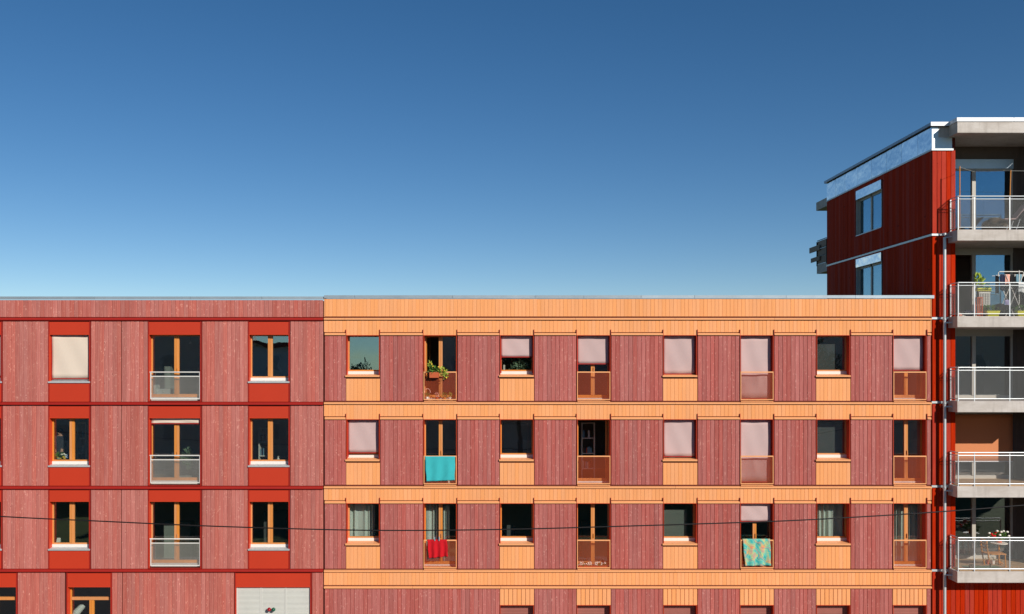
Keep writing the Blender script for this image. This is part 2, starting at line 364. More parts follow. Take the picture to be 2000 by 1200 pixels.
def window(bld, x0, x1, zt, zb, depth, leaves=1, french=False, blindto=None, bmat='blind_pink', by=0.17,
           fmat='frame_wood', glassm='glass', white_h=0.10, fw=0.055, mw=0.075, open_leaf=None, transom=None, seed=0):
    """frame mesh at the recess depth with panes, reveal, sill, blind as sub-parts"""
    m = MB(); y0, y1 = depth, depth + 0.07; zz = zb + white_h
    m.box(x0, x0 + fw, y0, y1, zz, zt); m.box(x1 - fw, x1, y0, y1, zz, zt)
    m.box(x0 + fw, x1 - fw, y0, y1, zt - fw, zt); m.box(x0 + fw, x1 - fw, y0, y1, zz, zz + (0.10 if french else 0.045))
    xm = (x0 + x1) / 2; zp0 = zz + (0.10 if french else 0.045)
    if transom: m.box(x0 + fw, x1 - fw, y0 - 0.02, y1, transom - 0.05, transom + 0.05)
    ztop_m = (transom - 0.05) if transom else zt - fw
    if leaves == 2 and open_leaf != 'both':
        m.box(xm - mw - 0.002, xm - 0.002, y0 - 0.012, y1 - 0.012, zp0, ztop_m); m.box(xm + 0.002, xm + mw + 0.002, y0 - 0.004, y1 - 0.004, zp0, ztop_m)
    w = m.build('french_window' if french else 'window', fmat, bld)
    if open_leaf == 'both': pass
    elif leaves == 2:
        if open_leaf != 0: pane(w, x0 + fw, xm - mw - 0.002, y0 + 0.03, zp0, ztop_m, glassm)
        if open_leaf != 1: pane(w, xm + mw + 0.002, x1 - fw, y0 + 0.03, zp0, ztop_m, glassm)
        h = MB().box(xm + mw * 0.3, xm + mw * 0.3 + 0.03, y0 - 0.05, y0 - 0.013, zb + 0.98, zb + 1.12) if french else MB().box(xm + mw * 0.3, xm + mw * 0.3 + 0.025, y0 - 0.04, y0 - 0.013, zb + 0.55, zb + 0.66)
        if not french: pass
        else: h.build('handle', 'frame_wood', w)
    else:
        pane(w, x0 + fw, x1 - fw, y0 + 0.03, zp0, ztop_m, glassm)
    if transom: pane(w, x0 + fw, x1 - fw, y0 + 0.03, transom + 0.05, zt - fw, glassm)
    MB().box(x0, x1, y0 - 0.02, y1, zb + 0.002, zz - 0.002).build('bottom_rail', 'white_metal', w)
    reveal(w, x0 - 0.001, x1 + 0.001, zb - 0.02, zt + 0.003, depth - 0.001)
    if blindto is not None:
        blind(w, x0 + 0.03, x1 - 0.03, zt - 0.004, blindto, by, bmat, seed=seed, wrinkle=0.006 + 0.006 * random.random())
        guides(w, x0 + 0.015, x1 - 0.015, zb + 0.05, zt - 0.015, by)
    return w

# ================================================================== RED BUILDING (left)
LX0, LX1 = X(-260), X(631.5)
A = empty('apartment_building', ((LX0 + LX1) / 2, 0, 0), 'reddish timber apartment building with bright red panels, left of the orange-banded building', 'building')
Lcols = [(-82, 3.5, 'w'), (95.5, 175.5, 'w'), (290, 392.5, 'f'), (485.5, 565, 'w')]
Lrows = [(628, 785), (793, 949), (957, 1111)]     # cladding top / bottom py for each storey
Lop = [(653.5, 747, 783), (816.5, 911, 947), (979.5, 1074, 1109)]   # opening top, window sill, french bottom
LD = 0.20
core = MB(); G0 = Z(1300)
gcols = [(-60, 33, 0), (131, 217.5, 1), (459.5, 607.5, 2)]
GT = 1146.5
# core wall: horizontal strips and piers behind the cladding
core.box(LX0, LX1, 0.024, 0.40, Z(653.5), Z(588))
for i in range(3):
    zt, zs, zf = [Z(v) for v in Lop[i]]
    zn = Z(Lop[i + 1][0]) if i < 2 else Z(GT)
    core.box(LX0, LX1, 0.024, 0.40, zn, zf)
    e = [LX0]
    for a, b, k in Lcols:
        e += [X(a), X(b)]
        if k == 'w': core.box(X(a), X(b), 0.026, 0.398, zf, zs)
    e.append(LX1)
    for a, b in zip(e[::2], e[1::2]): core.box(a, b, 0.025, 0.399, zf, zt)
e = [LX0]
for a, b, k in gcols: e += [X(a), X(b)]
e.append(LX1)
for a, b in zip(e[::2], e[1::2]): core.box(a, b, 0.024, 0.40, 0.13, Z(GT))
core.build('wall', 'core', A)
def interior(bld, x0, x1, floors, ztop, yback=5.0):
    m = MB(); m.box(x0, x1, yback, yback + 0.2, 0.1, ztop); m.box(x0 - 0.15, x0, 0.41, yback, 0.1, ztop); m.box(x1, x1 + 0.15, 0.41, yback, 0.1, ztop)
    m.build('interior_wall', 'interior_dark', bld)
    for z in floors: MB().box(x0, x1, 0.41, yback, z - 0.25, z).build('floor_slab', 'interior_floor', bld)
interior(A, LX0 + 0.2, LX1 - 0.2, [Z(628) + 0.1, Z(785), Z(949), Z(1111), 0.15], Z(595))
MB().box(LX0, LX1, 0.42, 11, Z(600), Z(590)).build('roof', 'roof_gravel', A)
# parapet boards, storey boards
boards(A, 'cladding_board', 'purple_wood', X(-120), LX1 - 0.01, Z(619.5), Z(586.5))
for i in range(3):
    zt, zb = Z(Lrows[i][0]), Z(Lrows[i][1])
    for a, b in ((-120, -84), (5, 94.5), (177.5, 236.3), (237.3, 288.5), (394.5, 484), (567, 631)): boards(A, 'cladding_board', 'purple_wood', X(a), X(b), zb, zt)
for a, b in ((-120, -62), (34.5, 126), (218.5, 238), (239, 457), (609.5, 631)): boards(A, 'cladding_board', 'purple_wood', X(a), X(b), 0.35, Z(1118.5))
MB().box(LX0, LX1, -0.01, 0.024, 0.13, 0.34).build('plinth', 'concrete', A)
# red panels, trims
for i in range(3):
    for a, b, k in Lcols:
        zt, zs, zf = [Z(v) for v in Lop[i]]
        MB().box(X(a + 1.2), X(b - 1.5), -0.006, 0.022, zt, Z(Lrows[i][0] + 1)).build('red_panel', 'red_panel', A)
        if k == 'w': MB().box(X(a + 1.2), X(b - 1.5), -0.006, 0.022, Z(Lrows[i][1]), zs - 0.03).build('red_panel', 'red_panel', A)
        for x in (a, b): MB().box(X(x - 0.9), X(x + 0.9), -0.016, 0.02, Z(Lrows[i][1]) + 0.002, Z(Lrows[i][0]) - 0.002).build('jamb_trim', 'red_trim', A)
for a, b, k in gcols:
    MB().box(X(a + 1), X(b - 1.5), -0.006, 0.022, Z(GT), Z(1120)).build('red_panel', 'red_panel', A)
    for x in (a, b): MB().box(X(x - 0.9), X(x + 0.9), -0.016, 0.02, 0.36, Z(1119)).build('jamb_trim', 'red_trim', A)
for py in (620.5, 785.5, 949.8, 1111.5):
    MB().prof_x(LX0, LX1 - 0.004, [(0.022, Z(py + 5)), (-0.062, Z(py + 5.6)), (-0.066, Z(py + 3)), (-0.05, Z(py + 1.5)), (0.022, Z(py))]).build('ledge', 'red_trim', A)
cps = [-260, 0, 185, 372, 512, 632]
for a, b in zip(cps, cps[1:]):
    MB().prof_x(X(a) + 0.004, X(b) - 0.004, [(0.6, Z(583)), (-0.035, Z(585.5)), (-0.04, Z(579.6)), (0.6, Z(578))]).build('coping', 'zinc', A)
# windows
LW = {}
for i in range(3):
    for j, (a, b, k) in enumerate(Lcols):
        zt, zs, zf = [Z(v) for v in Lop[i]]
        bt = None
        if (i, j) == (0, 1): bt = Z(739)
        if (i, j) == (1, 2): bt = Z(827)
        if (i, j) == (0, 0): bt = Z(735)
        w = window(A, X(a) + 0.012, X(b) - 0.012, zt, (zf if k == 'f' else zs + 0.035), LD, 2, k == 'f', bt, 'blind_cream', 0.115 if bt else 0.1, white_h=0.12, mw=0.078,
                   glassm='coated_glass' if (i, j) == (0, 3) else 'glass', seed=i * 9 + j)
        LW[(i, j)] = w
        if k == 'w': sill(w, X(a - 0.8), X(b + 0.8), zs + 0.06, zs + 0.028, LD - 0.021, 0.05, 'galvanised', 0.045)
        else:
            sill(w, X(a + 1), X(b - 1), zf, zf - 0.02, LD - 0.021, 0.02, 'red_trim', 0.03)
            r = MB(); x0, x1 = X(a + 3), X(b - 2); zt2, z1, z0 = Z(Lop[i][0] + 74.5), Z(Lop[i][0] + 81), zf + 0.05
            for q in (x0, x1 - 0.03): r.box(q, q + 0.03, 0.02, 0.05, z0, zt2)
            r.tube([(x0 - 0.02, 0.035, zt2 + 0.012), (x1 + 0.02, 0.035, zt2 + 0.012)], 0.022, 8)
            r.box(x0 + 0.03, x1 - 0.03, 0.021, 0.049, z1 - 0.035, z1); r.box(x0 + 0.03, x1 - 0.03, 0.021, 0.049, z0, z0 + 0.035)
            ro = r.build('railing', 'galvanised_pale', A); wire_grid(ro, x0 + 0.03, x1 - 0.03, z0 + 0.035, z1 - 0.035, 0.034, 0.036, 0.0026, 'mesh_grey')
for a, b, k in gcols:
    x0, x1 = X(a) + 0.012, X(b) - 0.012
    if k < 2:
        window(A, x0, x1, Z(GT), 0.55, LD, 2, True, None, transom=Z(1172), white_h=0.1)
    else:
        for q in range(3):
            a0 = x0 + 0.02 + (x1 - x0 - 0.04) * q / 3; b0 = x0 + 0.02 + (x1 - x0 - 0.04) * (q + 1) / 3 - 0.008
            m = MB().box(a0, a0 + 0.03, 0.05, 0.1, 0.4, Z(1147.5)); m.box(b0 - 0.03, b0, 0.05, 0.1, 0.4, Z(1147.5)); m.box(a0 + 0.03, b0 - 0.03, 0.085, 0.1, 0.4, Z(1147.5))
            f = m.build('louvre_panel', 'louvre_white', A); m = MB(); z = 0.45
            while z < Z(1148) - 0.045:
                m.prof_x(a0 + 0.031, b0 - 0.031, [(0.084, z + 0.02), (0.052, z), (0.052, z + 0.012), (0.084, z + 0.038)]); z += 0.042
            m.build('slats', 'louvre_white', f)
        reveal(A, x0, x1, 0.3, Z(GT), 0.2)
for px, mt in ((526.5, 'glossy_red'), (535, 'glossy_green')):
    g = MB().ball((X(px), -0.06, Z(1190)), 0.068, 14, 9).build('round_knob', mt, A, smooth=True)
    g['label'] = 'glossy dark ' + mt[7:] + ' round knob on the white louvred panel'
    MB().tube([(X(px), 0.05, Z(1190)), (X(px), -0.02, Z(1190))], 0.025, 10).build('stem', 'galvanised', g)

# ================================================================== ORANGE-BANDED BUILDING (middle)
BX0, BX1 = X(633), X(1819)
B = empty('apartment_building', ((BX0 + BX1) / 2, 0, 0), 'timber apartment building with orange bands and plum boards between the windows', 'building')
Wc = [(676, 742, 'w'), (826.5, 893, 'f'), (976, 1043, 'w'), (1126, 1193, 'f'), (1295, 1362, 'w'), (1445, 1511.5, 'f'), (1594, 1661, 'w'), (1743.5, 1810, 'f')]
Rt = [626, 790, 954]               # top of the orange header band
Ro = [655, 819.3, 983.3]           # opening top
Rs = [737, 901.3, 1065.3]          # sill front
Rb = [783.1, 947.1, 1110.9]        # board bottom
RD = 0.29
core = MB(); core.box(BX0, BX1, 0.024, 0.42, Z(Ro[0]), Z(586))
for i in range(3):
    zn = Z(Ro[i + 1]) if i < 2 else Z(1182)
    core.box(BX0, BX1, 0.024, 0.42, zn, Z(Rb[i]))
    e = [BX0]
    for a, b, k in Wc:
        e += [X(a), X(b)]
        if k == 'w': core.box(X(a), X(b), 0.026, 0.418, Z(Rb[i]), Z(Rs[i]) - 0.01)
    e.append(BX1)
    for a, b in zip(e[::2], e[1::2]): core.box(a, b, 0.025, 0.419, Z(Rb[i]), Z(Ro[i]))
e = [BX0]
for a, b, k in Wc[2:]: e += [X(a), X(b)]
e.append(BX1)
for a, b in zip(e[::2], e[1::2]): core.box(a, b, 0.024, 0.42, 0.13, Z(1182))
core.build('wall', 'core', B)
interior(B, BX0 + 0.2, BX1 - 0.2, [Z(626) + 0.1, Z(783), Z(947), Z(1111), 0.15], Z(595))
MB().box(BX0, BX1, 0.42, 10, Z(596), Z(586)).build('roof', 'roof_gravel', B)
boards(B, 'fascia_board', 'orange_wood', BX0 + 0.03, BX1 - 0.02, Z(618.4), Z(584), w=0.130)
bands = MB(); lows = MB()
segs = []                           # (x0,x1,is_pier)
prev = 634
for a, b, k in Wc: segs += [(prev, a, True, None), (a, b, False, k)]; prev = b
segs.append((prev, 1818.5, True, None))
for i in range(3):
    for a, b, pier, k in segs:
        boards(None, '', 'orange_wood', X(a), X(b), Z(Ro[i] - 6) if pier else Z(Ro[i]), Z(Rt[i] + 0.5), w=0.130, split=False, mb=bands, ybase=0.022 if pier else 0.018)
        if pier:
            boards(B, 'cladding_board', 'plum_wood', X(a + (0 if a < 640 else 0.8)), X(b - 0.8), Z(Rb[i]), Z(Ro[i] + 0.6), w=0.142)
            zl = Ro[i] - 4.6
            MB().prof_x(X(a) + 0.012, X(b) - 0.012, [(0.022, Z(zl + 4.2)), (-0.05, Z(zl + 4.6)), (-0.052, Z(zl + 1.4)), (0.022, Z(zl))]).build('pier_ledge', 'orange_metal', B)
            for x in (a, b):
                if 640 < x < 1815: MB().box(X(x) - 0.009, X(x) + 0.009, -0.045, 0.015, Z(Ro[i] - 0.5), Z(Ro[i] - 11)).build('end_plate', 'red_trim', B)
        elif k == 'w':
            boards(B, 'fascia_board', 'orange_wood', X(a), X(b), Z(Rb[i]), Z(Rs[i]) - 0.055, w=0.130)
# bottom storey: band, ledge, lower headers, plum boards
boards(None, '', '', X(634), X(1818.5), Z(1143), Z(1117.5), w=0.130, split=False, mb=bands)
for a, b, k in Wc[2:]: boards(None, '', '', X(a), X(b), Z(1182), Z(1150), w=0.146, split=False, mb=bands, gap=0.009)
tag(bands.build('fascia_boards', 'orange_wood', B), kind='stuff')
boards(B, 'cladding_board', 'plum_wood', X(634), X(975.5), 0.35, Z(1150), w=0.146)
prev = 1043
for a, b, k in Wc[3:] + [(1818, 0, '')]:
    boards(None, '', '', X(prev + .5), X(a - .5), 0.35, Z(1150), w=0.146, split=False, mb=lows); prev = b
tag(lows.build('lower_cladding_boards', 'plum_wood', B), kind='stuff')
MB().box(BX0, BX1, -0.01, 0.024, 0.13, 0.34).build('plinth', 'concrete', B)
# band ledges in lengths
joints = {620.2: [633, 674, 824, 892, 1124, 1318, 1512, 1640, 1819], 784.8: [633, 674, 824, 1124, 1318, 1445, 1620, 1743, 1819],
          949: [633, 674, 826, 894, 1124, 1319, 1445, 1600, 1743, 1819], 1112.4: [633, 826, 894, 1124, 1318, 1445, 1512, 1743, 1819], 1144.2: [633, 806, 978, 1153, 1326, 1500, 1680, 1819]}
for py, js in joints.items():
    for a, b in zip(js, js[1:]):
        MB().prof_x(X(a) + 0.003, X(b) - 0.003, [(0.023, Z(py + 4.3)), (-0.055, Z(py + 4.8)), (-0.057, Z(py + 1.7)), (0.023, Z(py + 0.9))]).build('ledge', 'orange_metal', B)
for zt, zb in ((584, 619), (626, 649), (790, 813), (954, 977), (1117.5, 1143)):
    for x in (BX0, BX1 - 0.022): MB().box(x, x + 0.022, -0.008, 0.02, Z(zb), Z(zt)).build('corner_trim', 'orange_metal', B)
cps = [633, 693, 884, 1045, 1140, 1252, 1356, 1535, 1670, 1824]
for a, b in zip(cps, cps[1:]):
    MB().prof_x(X(a) + 0.004, X(b) - 0.004, [(0.6, Z(581)), (-0.035, Z(583.2)), (-0.04, Z(577.2)), (0.6, Z(575.6))]).build('coping', 'zinc', B)
# windows
bl = {(0, 2): 696.5, (0, 3): 710, (0, 4): 730, (0, 5): 778, (0, 7): 722.5, (1, 0): 884.5, (1, 4): 892, (1, 5): 942, (2, 5): 1019.5}
RW = {}
for i in range(3):
    for j, (a, b, k) in enumerate(Wc):
        fr = k == 'f'; zt = Z(Ro[i]) + 0.0; x0, x1 = X(a) + 0.016, X(b) - 0.016
        zb = (Z(Rb[i]) + 0.03) if fr else Z(Rs[i] - 5)
        bt = bl.get((i, j)); bt = Z(bt) if bt else None
        w = window(B, x0, x1, zt, zb, RD, 2 if fr else 1, fr, bt, 'blind_pink', 0.17, white_h=0.06 if fr else 0.115, mw=0.062 if fr else 0.05,
                   glassm='coated_glass' if (i, j) == (0, 0) else 'glass', open_leaf={(0, 1): 0, (1, 3): 'both'}.get((i, j)), seed=40 + i * 9 + j)
        RW[(i, j)] = w
        if fr:
            sill(w, x0 + 0.015, x1 - 0.015, zb + 0.005, Z(Rb[i] + 1), RD - 0.021, 0.02, 'orange_metal', 0.04)
            r = MB(); p0, p1 = X(a + 1), X(b - 1.2); zt2, z0 = Z(Ro[i] + 71), Z(Ro[i] + 126.5)
            for q in (p0, p1 - 0.025): r.box(q, q + 0.025, -0.03, 0.0, z0, zt2)
            r.box(p0 + 0.025, p1 - 0.025, -0.032, 0.002, zt2 - 0.04, zt2); r.box(p0 + 0.025, p1 - 0.025, -0.029, -0.001, z0, z0 + 0.03)
            ro = r.build('railing', 'orange_metal', B); wire_grid(ro, p0 + 0.025, p1 - 0.025, z0 + 0.03, zt2 - 0.04, -0.016, 0.036, 0.0026, 'orange_wire')
        else:
            sill(w, X(a - 1.2), X(b - 0.6), zb + 0.012, Z(Rs[i] - 3.5), RD - 0.021, 0.055, 'orange_metal', 0.055)
for a, b, k in Wc[2:]:
    x0, x1 = X(a) + 0.01, X(b) - 0.01; m = MB(); z = 0.4
    while z < Z(1182) - 0.05: m.box(x0 + 0.02, x1 - 0.02, 0.22, 0.235, z, z + 0.05); z += 0.056
    s = m.build('roller_shutter', 'shutter_brown', B); MB().box(x0 + 0.02, x1 - 0.02, 0.24, 0.25, 0.4, Z(1183)).build('backing', 'interior_dark', s)
    reveal(s, x0, x1, 0.3, Z(1182), 0.22)
# open leaves swung inwards
def leaf(parent, hx, y, z0, z1, w, ang):
    d = Vector((math.cos(ang), math.sin(ang), 0)); n = Vector((-d.y, d.x, 0))
    def slab(a, b, c, e, t):
        P = [Vector((hx, y, 0)) + d * a, Vector((hx, y, 0)) + d * b]; pts = [P[0], P[1], P[1] + n * t, P[0] + n * t]
        return MB().prof_z(c, e, [(p.x, p.y) for p in pts])
    f = slab(0, 0.06, z0, z1, 0.05)
    for q in (slab(w - 0.06, w, z0, z1, 0.05), slab(0.06, w - 0.06, z0, z0 + 0.1, 0.05), slab(0.06, w - 0.06, z1 - 0.06, z1, 0.05)): f.add(q.v, q.f)
    o = f.build('open_leaf', 'frame_wood', parent); q = slab(0.06, w - 0.06, z0 + 0.1, z1 - 0.06, 0.02); q.build('pane', 'glass', o)
leaf(RW[(0, 1)], X(828) + 0.06, RD + 0.09, Z(780), Z(657), 0.5, R(78))
leaf(RW[(1, 3)], X(1128) + 0.06, RD + 0.09, Z(944), Z(822), 0.5, R(96))
leaf(RW[(1, 3)], X(1191) - 0.06, RD + 0.09, Z(944), Z(822), 0.5, R(62))

# ================================================================== TOWER (right)
TX = X(1820.5); TXR = 23.5; TY1 = 10.1
T = empty('apartment_tower', ((TX + TXR) / 2, 5, 0), 'tall dark red timber apartment tower with concrete balconies at the right edge', 'building')
LV = [3.371, 6.234, 9.097, 11.955, 14.862]         # balcony floor tops, lowest first
ST = 0.375; LGX0, LGX1 = X(1866.5), 19.21; GY = 1.36
m = MB()                                            # core volumes
for a, b, c, d in ((0.03, 4.17, 0.13, 17.7), (6.72, TY1, 0.13, 17.7), (4.17, 6.72, 0.13, 12.80), (4.17, 6.72, 14.69, 15.63), (4.17, 6.72, 17.51, 17.7)): m.box(TX + 0.02, TX + 0.3, a, b, c, d)
m.box(TX + 0.3, LGX0, 0.026, 0.35, 0.13, 17.7); m.box(LGX0 - 0.12, LGX0, 0.35, GY + 0.3, 0.13, 17.7)
m.box(LGX0, LGX1, GY + 0.12, GY + 0.2, LV[0] - ST, LV[0] - 0.02)
m.box(LGX1 + 0.25, TXR, 0.026, TY1, 0.13, 17.7); m.box(LGX0, LGX1 + 0.25, GY + 0.3, TY1, 17.7, 18.4); m.box(LGX0, LGX1 + 0.25, 0.026, GY + 0.1, 0.13, LV[0] - ST - 0.01)
m.box(TX + 0.03, LGX0, 0.03, TY1, 17.7, 18.48); m.box(LGX1 + 0.25, TXR, 0.03, TY1, 17.7, 18.48); m.box(TX + 0.3, LGX1 + .25, TY1 - 0.3, TY1, 0.13, 17.7)
# cut: loggia core is built from separate volumes so the rooms behind the glazing stay hollow
m.build('wall', 'core', T)
MB().box(LGX1, LGX1 + 0.25, -0.34, TY1 - 0.3, 0.13, 18.1).build('party_wall', 'dark_board', T)
bars = [Z(459), Z(622), Z(786), Z(950), Z(1114)]
edges = [0.35] + bars[::-1] + [17.68]
for za, zb in zip(edges, edges[1:]):
    lo = za + 0.05 if za > 1 else za
    boards(T, 'cladding_board', 'red_wood', TX + 0.005, LGX0 - 0.005, lo, zb - 0.02, w=0.158)
boards(T, 'cladding_board', 'red_wood', LGX0, 20.4, 0.35, LV[0] - ST - 0.01, w=0.158)
mb = MB()
n = round(TY1 / 0.145)
for za, zb in ((0.35, bars[0] - 0.02), (bars[0] + 0.06, 17.66)):
    for i in range(n):
        y0 = 0.03 + (TY1 - 0.03) * i / n; y1 = y0 + (TY1 - 0.03) / n - 0.007; dx = random.uniform(-.003, .003)
        # keep the two window openings free
        ivs = [(za, zb)]
        for wz0, wz1 in ((15.67, 17.5), (12.84, 14.68)):
            if y1 > 4.19 and y0 < 6.70:
                nv = []
                for p, q in ivs:
                    if wz1 <= p or wz0 >= q: nv.append((p, q)); continue
                    if p < wz0: nv.append((p, wz0))
                    if q > wz1: nv.append((wz1, q))
                ivs = nv
        for p, q in ivs: mb.box(TX - 0.004 + dx, TX + 0.018 + dx, y0, y1, p, q)
tag(mb.build('side_boards', 'red_wood', T), kind='stuff')
mb = MB()
for i in range(26): mb.box(LGX1 + 0.26 + i * 0.158, LGX1 + 0.26 + i * 0.158 + 0.152, 0.0, 0.022, LV[0], 17.66)
tag(mb.build('front_boards', 'red_wood', T), kind='stuff')
# metal trims wrapping the corner
for z in bars:
    MB().box(TX - 0.03, X(1852), -0.045, 0.0, z - 0.035, z + 0.035).build('floor_trim', 'galvanised', T)
MB().box(TX - 0.03, TX - 0.006, 0.0, TY1, bars[0] - 0.035, bars[0] + 0.035).build('floor_trim', 'galvanised', T)
MB().box(TX - 0.03, X(1861), -0.045, 0.0, 17.66, 17.72).build('floor_trim', 'galvanised', T)
MB().box(TX - 0.03, TX - 0.006, 0.0, TY1, 17.66, 17.72).build('floor_trim', 'galvanised', T)
pj = [0, 1.05, 2.35, 3.7, 5.1, 6.5, 7.9, 9.0, TY1]
for a, b in zip(pj, pj[1:]): MB().box(TX - 0.014, TX + 0.02, a + 0.006, b - 0.006, 17.725, 18.46).build('parapet_panel', 'polished_metal', T)
MB().box(TX - 0.014, X(1859), -0.02, -0.0, 17.725, 18.46).build('parapet_panel', 'zinc', T)
MB().box(TX - 0.10, TX + 0.4, -0.1, TY1 + 0.1, 18.50, 18.60).build('coping', 'shaded_coping', T)  # side of the coping painted dark for shade; its lit front strip is white
MB().box(TX - 0.104, X(1856), -0.14, -0.1, 18.475, 18.61).build('coping', 'coping_white', T)
MB().box(TX + 0.4, TXR, -0.1, TY1 + 0.1, 18.48, 18.56).build('roof', 'roof_gravel', T)
# canopy over the top balcony, balcony slabs
SX0 = 15.56; SF = -0.64
def slab(z, name='balcony_slab', x0=SX0, front=SF, back=GY, th=ST):
    b = 0.012
    return MB().prof_x(x0, LGX1 - 0.002, [(back, z - th), (front + b, z - th), (front, z - th + b), (front, z - b), (front + b, z), (back, z)]).build(name, 'concrete', T)
for z in LV:
    # the slab is notched round the corner pier: a front strip outside and the recess floor inside
    slab(z, front=SF, back=-0.002)
    MB().box(LGX0 + 0.002, LGX1 - 0.002, -0.001, GY + 0.1, z - ST, z - 0.001).build('loggia_floor', 'concrete', T)
slab(18.485, 'canopy', back=-0.022, th=0.378)
MB().box(LGX0 - 0.6, LGX1, -0.0215, GY + 0.28, 18.107, 18.46).build('canopy', 'concrete', T)
for a, b in ((SX0 - 0.03, X(1979, SF)), (X(1980, SF), LGX1)): MB().box(a, b, SF - 0.03, 0.3, 18.489, 18.62).build('coping', 'coping_white', T)
# rear balcony and canopy seen past the far corner
RBX = TX + 0.03
MB().box(RBX, 19, TY1, TY1 + 1.5, 17.5, 17.88).build('canopy', 'concrete', T)
MB().box(RBX, 19, TY1, TY1 + 1.42, 14.55, 14.97).build('balcony_slab', 'concrete', T)
rb = MB()
for y in (TY1 + 0.1, TY1 + 1.36): rb.box(RBX - 0.03, RBX + 0.01, y - 0.03, y + 0.03, 14.9, 16.02)
for z in (15.32, 15.68, 16.05): rb.box(RBX - 0.02, RBX + 0.005, TY1 + 0.13, TY1 + 1.33, z, z + 0.03)
ro = rb.build('railing', 'interior', T)
for z in (14.99, 15.345, 15.705): MB().box(RBX + 0.012, RBX + 0.04, TY1 + 0.1, TY1 + 1.36, z, z + 0.33).build('plank', 'grey_wood', ro)
for z, y, h in ((15.13, 2.05, .2), (15.60, 2.25, .25)): MB().box(RBX - 0.07, RBX - 0.031, TY1 + 0.9, TY1 + y, z, z + h).build('plank', 'grey_wood', ro)
# side windows
for z0, z1, ht in ((15.67, 17.5, 0.36), (12.84, 14.68, 0.34)):
    y0, y1 = 4.19, 6.70; xw = TX + 0.12
    f = MB().box(xw, xw + 0.06, y0, y0 + 0.08, z0, z1 - ht); f.box(xw, xw + 0.06, y1 - 0.08, y1, z0, z1 - ht); f.box(xw, xw + 0.06, y0 + 1.2, y0 + 1.32, z0, z1 - ht)
    f.box(xw, xw + 0.06, y0 + 0.08, y1 - 0.08, z1 - ht - 0.08, z1 - ht - 0.001)
    w = f.build('window', 'grey_frame', T)
    for p, q in ((y0 + 0.08, y0 + 1.2), (y0 + 1.32, y1 - 0.08)): MB().box(xw + 0.03, xw + 0.045, p, q, z0, z1 - ht - 0.08).build('pane', 'coated_glass', w)
    MB().box(TX - 0.02, TX + 0.1, y0, y1, z1 - ht, z1).build('blind_box', 'polished_metal', w)
    MB().box(TX - 0.02, TX + 0.18, y0, y1, z0 - 0.04, z0 - 0.001).build('sill', 'coping_white', w)
    MB().box(TX + 0.0, TX + 0.18, y1, y1 + 0.02, z0, z1 - ht).build('reveal', 'grey_frame', w)
    MB().box(TX + 0.0, TX + 0.18, y0 - 0.02, y0, z0, z1 - ht).build('reveal', 'grey_frame', w)
# downpipe with brackets
px = X(1845, -0.2)
p = MB().tube([(px, -0.2, 0.13), (px, -0.2, 14.66)], 0.05, 14).build('downpipe', 'galvanised', T, smooth=False)
for z in LV:
    MB().tube([(px, -0.2, z - 0.2), (SX0 + 0.02, -0.28, z - 0.2)], 0.028, 8).build('bracket', 'galvanised', p)
    MB().lathe(px, -0.2, [(0.052, z - 0.12), (0.066, z - 0.12), (0.066, z - 0.06), (0.052, z - 0.06)], 14).build('collar', 'galvanised', p)
# loggia back walls, glazing
def Xg(px): return X(px, GY)
for k, z in enumerate(LV):
    top = (LV[k + 1] - ST) if k < 4 else 18.107
    head = top - 0.17 if k < 4 else 17.32
    x0, xm0, xm1, x1 = LGX0 + 0.02, Xg(1898), Xg(1905), Xg(1978)
    n = 0
    q = x1 + 0.004
    while q < LGX1 - 0.02:
        e = min(q + 0.15, LGX1 - 0.005); MB().box(q, e - 0.006, GY, GY + 0.024, z, top).build('wall_board', 'dark_board', T); q = e
    if k == 4:
        MB().box(LGX0, x1, GY, GY + 0.024, 17.66, top).build('wall_board', 'dark_board', T)
        MB().box(x0, x1, GY - 0.05, GY + 0.06, 17.32, 17.65).build('blind_box', 'zinc', T)
    else: MB().box(x0, x1, GY - 0.02, GY + 0.06, head, top - 0.003).build('blind_box', 'grey_frame', T)
    f = MB(); zb = z + 0.02
    f.box(x0, x0 + 0.07, GY, GY + 0.08, zb, head); f.box(x1 - 0.07, x1, GY, GY + 0.08, zb, head); f.box(x0 + .07, x1 - .07, GY, GY + 0.08, head - 0.07, head); f.box(x0 + .07, x1 - .07, GY, GY + 0.08, zb, zb + 0.12)
    f.box(xm0, xm1, GY - 0.03, GY + 0.07, zb + 0.12, head - 0.07)
    w = f.build('glazed_door', 'grey_frame', T)
    gm = 'coated_glass' if k >= 3 else 'door_glass'
    if k != 3: pane(w, x0 + 0.07, xm0, GY + 0.03, zb + 0.12, head - 0.07, gm)
    pane(w, xm1, x1 - 0.07, GY + 0.04, zb + 0.12, head - 0.07, gm)
    if k == 1: blind(w, x0 + 0.01, x1 - 0.03, head, z + 0.66, GY - 0.06, 'blind_brown', 'coping_white', 0.003, 5)
    # room behind
    MB().box(LGX0, LGX1, 4.6, 4.7, z - 0.01, top).build('interior_wall', 'interior_dark', T)
    if k < 2:
        yy = SF + 0.1; 
        while yy < GY - 0.05:
            xx0 = SX0 + 0.12 if yy < -0.13 else LGX0 + 0.02
            MB().box(xx0, LGX1 - 0.02, yy, yy + 0.115, z + 0.002, z + 0.022).build('deck_board', 'deck_wood', T); yy += 0.12
for k, z in enumerate(LV): MB().box(TX + 0.31, LGX1 - 0.002, GY + 0.31, TY1 - 0.31, z - ST, z - 0.01).build('floor_slab', 'interior_floor', T)
